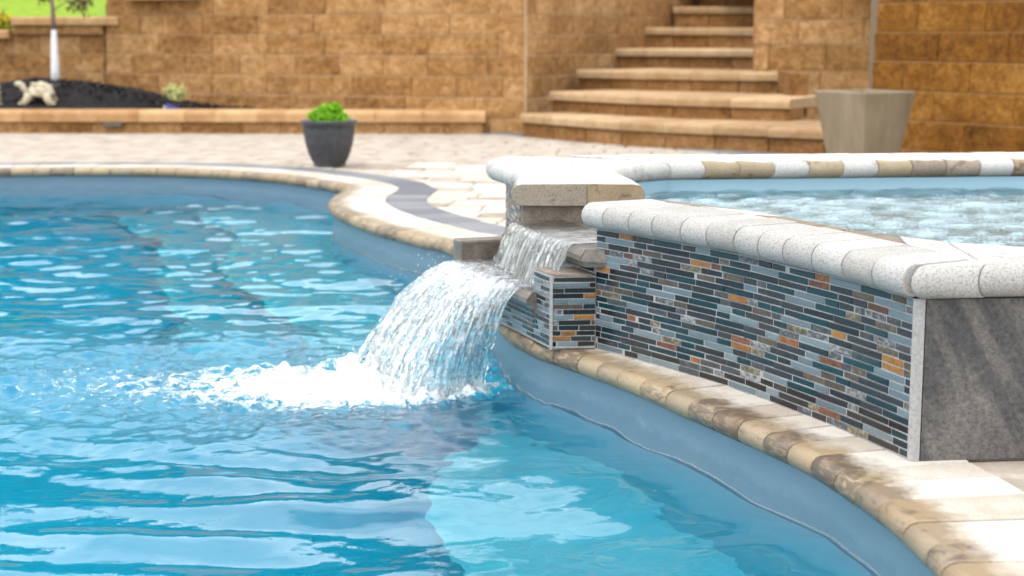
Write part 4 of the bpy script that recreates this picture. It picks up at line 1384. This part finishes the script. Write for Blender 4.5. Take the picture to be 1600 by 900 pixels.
laid(back_wall, 'cap_stone', (xa, 15.66), (p_l[0] + 0.16, 15.5), ztop_l + 0.09, 0.085, 0.5, M['cap'], 'cap', dep=0.32)
laid(back_wall, 'block', (xa, 15.72), (p_l[0] - 0.01, 15.56), ztop_l, 0.09, 0.46, M['block'])
laid(back_wall, 'cap_stone', (p_ll[0], 15.86), (xa - 0.03, 15.68), ztop_l - 0.035, 0.085, 0.5, M['cap'], 'cap', dep=0.32)
xb = atY(195, 0, 15.4).x; xc_ = atY(305, 0, 15.2).x
d_, L_, a_ = rowline(p_l, p_c)
def onwall(x): return p_l[1] + (x - p_l[0]) / (p_c[0] - p_l[0]) * (p_c[1] - p_l[1])
laid(back_wall, 'cap_stone', (xb, onwall(xb) - 0.03), (xc_, onwall(xc_) - 0.03), 1.178, 0.085, 0.5, M['cap'], 'cap', dep=0.3)
filler(back_wall, [(p_c[0] - 0.05, 14.3), (p_c[0] - 0.05, 14.6), (p_l[0], 16.0), (p_l[0], 15.68)], -0.06, 1.15, M['earth'])
filler(back_wall, [(p_l[0] - 0.02, 15.72), (p_l[0] - 0.02, 15.95), (p_ll[0], 16.3), (p_ll[0], 16.1)], -0.06, 0.83, M['earth'])

# cheek wall beside the steps
cheek = thing('stair_wall', (1.0, 16, 0), 'tan block side wall running back beside the garden steps from the pale corner', 'wall')
c_end = (atY(1135, 100, 19.6).x, 19.6)
for k in range(9):
    laid(cheek, 'block', (p_c[0] + 0.012, p_c[1] + 0.01), c_end, -0.06 + k * CH, CH, 0.58, M['block'], start=0.29 * ((k + 1) % 2), set_back=0.006 * k)
joint = MB()
joint.tube([(p_c[0] + 0.006, p_c[1] - 0.004, 0.0), (p_c[0] + 0.006, p_c[1] - 0.004, 1.58)], 0.016, 8)
joint.build('corner_joint', M['tread'], cheek)
filler(cheek, [(p_c[0] + 0.03, p_c[1] + 0.2), (c_end[0], c_end[1] + 0.2), (c_end[0] - 0.6, c_end[1] + 0.4), (p_c[0] - 0.3, p_c[1] + 0.5)], -0.06, 1.5, M['earth'])

# garden steps: every tread stone and riser block
stairs = thing('garden_steps', (1.5, 13.5, 0), 'curved flight of tan stone garden steps between block walls', 'steps')
steps = [ # left px, right px, depth left, depth right, top z
    (812, 1290, 13.75, 11.55, 0.19), (858, 1236, 14.2, 12.55, 0.362), (900, 1233, 15.0, 13.85, 0.535),
    (945, 1210, 16.2, 15.8, 0.715), (998, 1215, 17.0, 16.7, 0.925), (1050, 1220, 17.7, 17.5, 1.15), (1090, 1225, 18.3, 18.1, 1.34), (1090, 1230, 18.8, 18.7, 1.54)]
zprev = 0.0
for i, (l, rr_, dl_, dr_, zt) in enumerate(steps):
    a = atY(l, 100, dl_); b = atY(rr_, 100, dr_)
    sag = 0.22 if i < 3 else 0.06
    dv = Vector((b.x - a.x, b.y - a.y)); nn = Vector((dv.y, -dv.x)).normalized()
    if nn.y > 0: nn = -nn
    ctrl = [(a.x, a.y), tuple(Vector((a.x, a.y)) + dv * 0.5 + nn * sag), (b.x, b.y)]
    cv_ = Curve2(ctrl, 0.05)
    nst = max(3, round(cv_.len / (0.46 if i < 3 else 0.4)))
    for k in range(nst):
        s0_, s1_ = cv_.len * k / nst, cv_.len * (k + 1) / nst
        p0, p1 = cv_.at(s0_), cv_.at(s1_)
        d, L, an = rowline(p0, p1)
        place('tread_stone', cap_mesh('tread_stone', L - 0.004, 0.075, 1.05, 0.034), stairs, (((p0 + p1) / 2).x, ((p0 + p1) / 2).y, zt - 0.075 + rng.uniform(-0.002, 0.002)), an, M['tread'])
        me = block(round(L - 0.004, 2), round(zt - 0.075 - zprev + 0.02, 3), 0.3, 0.012)
        inw = -Vector((d.y, -d.x)).normalized()
        if inw.y < 0: inw = -inw
        c = (p0 + p1) / 2 + inw * 0.035
        if len(me.materials) and me.materials[0] != M['block_step']:
            me = me.copy(); me.materials.clear()
        place('riser_block', me, stairs, (c.x, c.y, zprev - 0.022), an, M['block_step'])
    zprev = zt

pier_w = thing('block_pier', (2.4, 14, 0), 'tan block pier at the side of the steps', 'wall')
px0, px1 = atY(1180, 50, 14.3).x, atY(1400, 50, 14.3).x
for k in range(8):
    laid(pier_w, 'block', (px0, 14.3), (px1, 14.2), -0.12 + 0.222 * k, 0.222, 0.5, M['block'], start=0.25 * (k % 2), rough=0.012)
bx0, bx1 = atY(1233, 150, 13.3).x, atY(1262, 150, 13.3).x
sb = block_mesh('foot_block', bx1 - bx0, 0.36, 0.6, 0.01, 5)
place('foot_block', sb, pier_w, ((bx0 + bx1) / 2, 13.3, 0.19), 0, M['block_step'])

right_wall = thing('retaining_wall', (3.5, 10.8, 0), 'tall ochre-brown split-face block wall behind the concrete planter', 'wall')
r0 = (atY(1357, 100, 11.7).x, 11.7); r1 = (atY(2000, 100, 9.1).x, 9.1)
for k in range(8):
    laid(right_wall, 'block', r0, r1, -0.148 + 0.2055 * k, 0.2055, 0.6, M['block_deep'], start=0.3 * (k % 2), set_back=0.014 * k)
filler(right_wall, [(r0[0] + 0.03, r0[1] + 0.12), (r1[0], r1[1] + 0.15), (r1[0] + 0.4, r1[1] + 0.6), (r0[0] + 0.4, r0[1] + 0.5)], -0.1, 1.45, M['earth'])

bed_wall = thing('planter_wall', (-2.5, 14.2, 0), 'low edging wall with rounded tan cap stones along the mulch bed', 'wall')
b0_, b1_ = (atY(-90, 200, 14.25).x, 14.25), (atY(755, 200, 14.12).x, 14.12)
laid(bed_wall, 'block', b0_, b1_, -0.03, 0.125, 0.46, M['block'], dep=0.3, rough=0.01)
laid(bed_wall, 'cap_stone', (b0_[0], b0_[1] - 0.045), (b1_[0] + 0.02, b1_[1] - 0.045), 0.094, 0.105, 0.36, M['cap'], 'cap', dep=0.34, rnd=0.04)
lamp = MB(); c = atY(178, 195, 14.2)
lamp.box(c.x - 0.085, c.x + 0.085, 14.15, 14.26, 0.055, 0.093); lamp.box(c.x - 0.075, c.x + 0.075, 14.135, 14.152, 0.06, 0.08)
o = lamp.build('wall_light', M['lamp_metal']); tag(o, 'slim dark metal light under the cap of the low bed wall', 'light')

# ------------------------------------------------------------------ mulch bed, lawn
nx, ny = 90, 30
V = []
for j in range(ny):
    for i in range(nx):
        x = -5.8 + 5.75 * i / (nx - 1); y = 14.35 + 1.55 * j / (ny - 1)
        z = 0.155 + 0.27 * math.exp(-((x + 4.35) / 1.15) ** 2) * min(1, j / 14) + 0.03 * math.sin(x * 5) * j / ny + rng.uniform(-0.014, 0.014)
        z = min(z, 0.155 + max(0, (y - 14.3)) * 0.6)
        if x > -1.7: z = z * max(0.85, 1 - 0.05 * (x + 1.7)) - 0.02 * max(0, x + 1.7)
        V.append((x, y, z))
f = [(j * nx + i, j * nx + i + 1, (j + 1) * nx + i + 1, (j + 1) * nx + i) for j in range(ny - 1) for i in range(nx - 1)]
o = link('mulch_bed', mesh('mulch_bed', V, f), M['mulch'])
tag(o, 'black wood mulch mounded behind the low bed wall', kind='structure')
def mulch_z(x): return 0.155 + 0.27 * math.exp(-((x + 4.35) / 1.15) ** 2)
chips = MB()
for _ in range(2600):
    x = rng.uniform(-5.6, -0.9); y = rng.uniform(14.5, 15.4)
    z = min(mulch_z(x) * 1.0, 0.155 + (y - 14.3) * 0.6) + rng.uniform(-0.005, 0.012)
    a = rng.uniform(0, 6.28); L = rng.uniform(0.015, 0.04); w = rng.uniform(0.005, 0.012); tz = rng.uniform(-0.02, 0.02)
    ux, uy = math.cos(a), math.sin(a)
    chips.add([(x - ux * L - uy * w, y - uy * L + ux * w, z - tz), (x - ux * L + uy * w, y - uy * L - ux * w, z - tz), (x + ux * L + uy * w, y + uy * L - ux * w, z + tz), (x + ux * L - uy * w, y + uy * L + ux * w, z + tz + 0.004)], [(0, 1, 2, 3)])
o = chips.build('mulch', M['mulch']); tag(o, 'loose black mulch chips on the planting bed', kind='stuff')

V, f = [], []
nx, ny = 50, 40
for j in range(ny):
    for i in range(nx):
        x = -32 + 64 * i / (nx - 1); s = j / (ny - 1)
        y0 = 15.95 if x < 0.2 else (18.5 if x < 3 else 13.0)
        y = y0 + (60 - y0) * s ** 1.6
        z = 0.86 + 0.16 * (y - 15.95) if x < 0.2 else 1.3 + 0.15 * max(0, y - 17)
        V.append((x, y, min(z, 5.0) + 0.02 * math.sin(x * 3 + y)))
f = [(j * nx + i, j * nx + i + 1, (j + 1) * nx + i + 1, (j + 1) * nx + i) for j in range(ny - 1) for i in range(nx - 1)]
o = link('lawn', mesh('lawn', V, f), M['lawn'])
tag(o, 'bright green lawn rising above the retaining wall', kind='structure')

# ------------------------------------------------------------------ plants
def leaf_cards(n, sampler, size, aspect=0.45, up=0.3, seed=1):
    r = random.Random(seed)
    m = MB()
    for _ in range(n):
        p = Vector(sampler(r))
        d = Vector((r.gauss(0, 1), r.gauss(0, 1), r.gauss(up, 0.8))).normalized()
        s = d.cross(Vector((r.gauss(0, 1), r.gauss(0, 1), r.gauss(0, 1)))).normalized()
        L = size * r.uniform(0.6, 1.4); w = L * aspect * 0.5
        nrm = d.cross(s) * (L * 0.12)
        m.add([p, p + d * L * 0.5 + s * w + nrm, p + d * L, p + d * L * 0.5 - s * w + nrm], [(0, 1, 2), (0, 2, 3)])
    return m

# ribbed dark pot
pc = at(515, 259, 0)
pot = thing('plant_pot', (pc.x, pc.y, 0.004), 'dark grey ribbed resin pot standing at the pool border', 'pot')
PR = 44 / F * pc.y
pm = MB()
prof = [(0.0, 0.004), (0.56, 0.004), (0.575, 0.03), (0.56, 0.05), (0.63, 0.18), (0.74, 0.42), (0.83, 0.72), (0.885, 1.05), (0.905, 1.24), (0.90, 1.26)]
hs = 70 / F * pc.y / 1.45
ribs = lambda i, j: 1 + (0.014 if (i // 2) % 2 else -0.006) * (1 if 3 < j < 9 else 0)
pm.lathe([(a * PR, b * hs) for a, b in prof], 144, mod=ribs)
o = link('pot_body', mesh('pot_body', pm.v, pm.f), M['pot'], pot, world_coords=False, smooth=False)
pm = MB(); pm.lathe([(a * PR, b * hs) for a, b in [(0.89, 1.24), (0.96, 1.26), (1.0, 1.42), (1.0, 1.45), (0.96, 1.455), (0.91, 1.42), (0.88, 1.2), (0.8, 1.1)]], 96)
link('rim', mesh('rim', pm.v, pm.f), M['pot'], pot, world_coords=False, smooth=True)
pm = MB(); pm.lathe([(0.0, 1.30 * hs), (0.45 * PR, 1.30 * hs), (0.9 * PR, 1.26 * hs)], 32)
link('soil', mesh('soil', pm.v, pm.f), M['soil'], pot, world_coords=False)
shrub = thing('potted_shrub', (pc.x, pc.y, 1.29 * hs), 'small bright green mounded shrub growing in the dark ribbed pot', 'plant')
blobs = [(-0.05, 0, 0.05, 0.07), (0.03, 0.02, 0.065, 0.075), (0.075, -0.01, 0.035, 0.055), (-0.085, 0.02, 0.055, 0.04), (0.0, -0.03, 0.035, 0.07), (-0.02, 0, 0.09, 0.045), (0.05, 0, 0.095, 0.04)]
def smp(r):
    b = r.choice(blobs); d = Vector((r.gauss(0, 1), r.gauss(0, 1), r.gauss(0, 1))).normalized() * b[3] * r.uniform(0.45, 1.0)
    return (b[0] + d.x, b[1] + d.y, max(0.005, b[2] + d.z))
m = leaf_cards(2600, smp, 0.030, 0.35, 0.7, 3)
link('foliage', mesh('foliage', m.v, m.f), M['leaf_bright'], shrub, world_coords=False)
st = MB()
for a in range(5):
    st.tube([(0.01 * a - 0.02, 0, 0), (0.03 * math.cos(a * 1.3) , 0.03 * math.sin(a * 1.3), 0.07)], 0.004, 5)
link('stem', mesh('stem', st.v, st.f), M['bark'], shrub, world_coords=False)

# concrete planter, square and tapering, one corner forward
cc = atY(1348, 240, 10.75)
planter = thing('concrete_planter', (cc.x, 10.75, 0), 'large square tapering concrete planter in front of the ochre wall', 'planter')
top_h = atY(1348, 144, 10.5).z
s_t, s_b = 0.475 / 2, 0.325 / 2
rot = math.radians(33)
def sq(s, z):
    return [(s * (math.cos(rot) * a - math.sin(rot) * b), s * (math.sin(rot) * a + math.cos(rot) * b), z) for a, b in ((-1, -1), (1, -1), (1, 1), (-1, 1))]
v = sq(s_b, 0.0) + sq(s_t, top_h) + sq(s_t - 0.03, top_h) + sq(s_t - 0.05, top_h - 0.12)
f = [(3, 2, 1, 0)] + [(k * 4 + i, k * 4 + (i + 1) % 4, k * 4 + 4 + (i + 1) % 4, k * 4 + 4 + i) for k in range(3) for i in range(4)]
o = link('body', mesh('body', v, f), M['concrete'], planter, world_coords=False)
bv = o.modifiers.new('soft', 'BEVEL'); bv.width = 0.012; bv.segments = 3
link('soil', mesh('soil', sq(s_t - 0.045, top_h - 0.1), [(0, 1, 2, 3)]), M['soil'], planter, world_coords=False)

# young tree with wrapped trunk
tb = atY(87, 126, 15.05)
tree = thing('young_tree', (tb.x, 15.05, tb.z - 0.08), 'young red-leaved tree with white wrapped trunk in the mulch bed', 'tree')
tw = MB(); tw.tube([(0, 0, 0), (0.0, 0, 0.2), (0.004, 0, 0.52), (0.006, 0, 0.55)], [0.044, 0.040, 0.026, 0.02], 12)
link('trunk_wrap', mesh('trunk_wrap', tw.v, tw.f), M['wrap'], tree, world_coords=False, smooth=True)
tw = MB(); tw.tube([(0.006, 0, 0.5), (0.0, 0, 0.8), (0.015, 0, 1.2), (0.0, 0.02, 1.9)], [0.022, 0.018, 0.015, 0.006], 8)
rt = random.Random(4)
tips = []
for i in range(15):
    z = 0.72 + i * 0.08; a = i * 2.4 + rt.uniform(-0.4, 0.4); L = rt.uniform(0.3, 0.55)
    p0 = Vector((0.0, 0.0, z)); p1 = p0 + Vector((math.cos(a) * L * 0.5, math.sin(a) * L * 0.5, 0.10)); p2 = p0 + Vector((math.cos(a) * L, math.sin(a) * L, 0.08 + rt.uniform(-0.1, 0.12)))
    tw.tube([p0, p1, p2], [0.007, 0.005, 0.002], 5); tips += [(p1, p2)]
link('trunk', mesh('trunk', tw.v, tw.f), M['bark'], tree, world_coords=False, smooth=True)
def smp(r):
    a, b = r.choice(tips); q = a.lerp(b, r.uniform(0.2, 1.1)); return (q.x + r.gauss(0, 0.035), q.y + r.gauss(0, 0.035), q.z + r.gauss(-0.01, 0.03))
m = leaf_cards(1300, smp, 0.055, 0.4, -0.2, 9)
link('crown', mesh('crown', m.v, m.f), M['leaf_red'], tree, world_coords=False)

# tortoise figure
tp = atY(62, 164, 14.62)
tz = 0.155 + 0.10
tor = thing('tortoise_statue', (tp.x, 14.62, tz - 0.02), 'pale stone tortoise figure standing on the black mulch', 'statue')
def ellip(cx, cy, cz, rx, ry, rz, rotm=None, nu=18, nv=12, zmin=-1.0):
    v, f = [], []
    for j in range(nv + 1):
        ph = -math.pi / 2 + math.pi * j / nv
        for i in range(nu):
            th = 2 * math.pi * i / nu
            q = Vector((rx * math.cos(ph) * math.cos(th), ry * math.cos(ph) * math.sin(th), rz * max(math.sin(ph), zmin)))
            if rotm: q = rotm @ q
            v.append((cx + q.x, cy + q.y, cz + q.z))
    f = [(j * nu + i, j * nu + (i + 1) % nu, (j + 1) * nu + (i + 1) % nu, (j + 1) * nu + i) for j in range(nv) for i in range(nu)]
    return v, f
tm = MB(); tm.add(*ellip(0.02, 0, 0.085, 0.125, 0.10, 0.115, Matrix.Rotation(math.radians(8), 3, 'Y'), zmin=-0.15))
o = link('carapace', mesh('carapace', tm.v, tm.f), M['statue'], tor, world_coords=False, smooth=True)
sc_ = MB()
for (a, b) in [(0, 0), (0.07, 0), (-0.07, 0), (0.035, 0.055), (-0.035, 0.055), (0.035, -0.055), (-0.035, -0.055)]:
    zz = 0.085 + 0.113 * math.sqrt(max(0, 1 - (a / 0.13) ** 2 - (b / 0.105) ** 2)) - 0.14 * a
    sc_.add(*ellip(0.02 + a, b, zz - 0.008, 0.032, 0.027, 0.014, None, 8, 6))
link('scutes', mesh('scutes', sc_.v, sc_.f), M['statue'], tor, world_coords=False, smooth=True)
hd = MB(); hd.tube([(-0.09, -0.02, 0.09), (-0.13, -0.03, 0.14), (-0.15, -0.035, 0.175)], [0.034, 0.028, 0.03], 10)
hd.add(*ellip(-0.168, -0.04, 0.182, 0.042, 0.028, 0.026, None, 12, 8))
link('head', mesh('head', hd.v, hd.f), M['statue'], tor, world_coords=False, smooth=True)
for x, y, fx in ((-0.09, -0.085, -0.035), (0.10, -0.085, 0.03), (-0.09, 0.085, -0.03), (0.10, 0.085, 0.03)):
    lg = MB(); lg.tube([(x * 0.8, y * 0.8, 0.09), (x, y, 0.045), (x + fx, y, 0.0)], [0.040, 0.034, 0.036], 10)
    lg.add(*ellip(x + fx * 1.3, y, 0.006, 0.038, 0.032, 0.018, None, 10, 6))
    link('leg', mesh('leg', lg.v, lg.f), M['statue'], tor, world_coords=False, smooth=True)
# second pale figure cut by the frame
sp2 = atY(-6, 160, 14.6)
m = MB(); m.add(*ellip(0, 0, 0.06, 0.055, 0.05, 0.075, None, 14, 10)); m.add(*ellip(0.01, -0.01, 0.15, 0.035, 0.035, 0.038, None, 12, 8)); m.add(*ellip(0.0, 0, 0.0, 0.07, 0.06, 0.02, None, 12, 6))
o = place('garden_statue', mesh('garden_statue', m.v, m.f), None, (sp2.x, 14.6, 0.235), 0, M['statue'])
o.data.polygons.foreach_set('use_smooth', [True] * len(o.data.polygons))
tag(o, 'small pale round stone figure beside the tortoise on the mulch', 'statue')

# variegated shrub and its plant label
vp = atY(272, 152, 14.75)
vs = thing('variegated_shrub', (vp.x, 14.75, 0.17), 'small pale yellow-green shrub planted in the mulch bed', 'plant')
m = MB()
for a in range(6):
    m.tube([(0, 0, 0), (0.02 * math.cos(a), 0.02 * math.sin(a), 0.08), (0.06 * math.cos(a * 1.05), 0.05 * math.sin(a * 1.05), 0.17)], [0.006, 0.005, 0.003], 5)
link('stem', mesh('stem', m.v, m.f), M['bark'], vs, world_coords=False)
vb = [(-0.045, 0, 0.17, 0.05), (0.03, 0, 0.15, 0.06), (0.06, 0.01, 0.165, 0.045), (-0.02, 0.02, 0.2, 0.045), (0.02, -0.02, 0.13, 0.05)]
def smp(r):
    b = r.choice(vb); d = Vector((r.gauss(0, 1), r.gauss(0, 1), r.gauss(0, 1))).normalized() * b[3] * r.uniform(0.3, 1.0)
    return (b[0] + d.x, b[1] + d.y, b[2] + d.z)
m = leaf_cards(520, smp, 0.034, 0.5, 0.3, 6)
link('foliage', mesh('foliage', m.v, m.f), M['leaf_variegated'], vs, world_coords=False)
lb = thing('plant_label', (atY(268, 160, 14.62).x, 14.62, 0.17), 'small blue plant label lying by the pale shrub', 'label')
m = MB(); m.add([(-0.06, 0, 0.012), (0.06, 0.01, 0.012), (0.065, 0.03, 0.066), (-0.055, 0.02, 0.066), (-0.06, 0.004, 0.011), (0.06, 0.014, 0.011), (0.065, 0.034, 0.065), (-0.055, 0.024, 0.065)],
      [(0, 1, 2, 3), (7, 6, 5, 4), (0, 4, 5, 1), (1, 5, 6, 2), (2, 6, 7, 3), (3, 7, 4, 0)])
link('card', mesh('card', m.v, m.f), M['tag_blue'], lb, world_coords=False)
m = MB(); m.box(-0.075, -0.058, -0.002, 0.004, -0.01, 0.05); link('stake', mesh('stake', m.v, m.f), M['wrap'], lb, world_coords=False)

# yellow flowering shrub on the lawn, at the wall's low end
yp = atY(-2, 40, 16.3)
ys = thing('flowering_shrub', (yp.x, 16.3, 0.88), 'yellow flowering shrub on the lawn above the low wall end', 'plant')
def smp(r):
    d = Vector((r.gauss(0, 1), r.gauss(0, 1), r.gauss(0, 1))).normalized() * r.uniform(0.5, 1.0)
    return (d.x * 0.13, d.y * 0.13, 0.09 + d.z * 0.09)
m = leaf_cards(500, smp, 0.05, 0.5, 0.3, 16); link('foliage', mesh('foliage', m.v, m.f), M['leaf_green'], ys, world_coords=False)
m = leaf_cards(700, lambda r: [q * 1.08 for q in smp(r)], 0.035, 0.9, 0.6, 17); link('flowers', mesh('flowers', m.v, m.f), M['petal'], ys, world_coords=False)

# woods beyond the lawn, which the water mirrors
rw = random.Random(31)
wb = []
for i in range(70):
    x = -30 + i * 0.9 + rw.uniform(-1, 1); y = rw.uniform(30, 35); h = rw.uniform(4.2, 7.4)
    wb.append((x, y, h))
def smp(r):
    x, y, h = r.choice(wb)
    d = Vector((r.gauss(0, 1), r.gauss(0, 1), r.gauss(0, 1))).normalized() * r.uniform(0.5, 1.0)
    return (x + d.x * 2.2, y + d.y * 2.0, 2.6 + h * 0.5 + d.z * h * 0.5)
m = leaf_cards(26000, smp, 0.75, 0.6, 0.2, 40)
o = m.build('distant_woods', M['leaf_green']); tag(o, 'band of green woods beyond the lawn', kind='stuff')
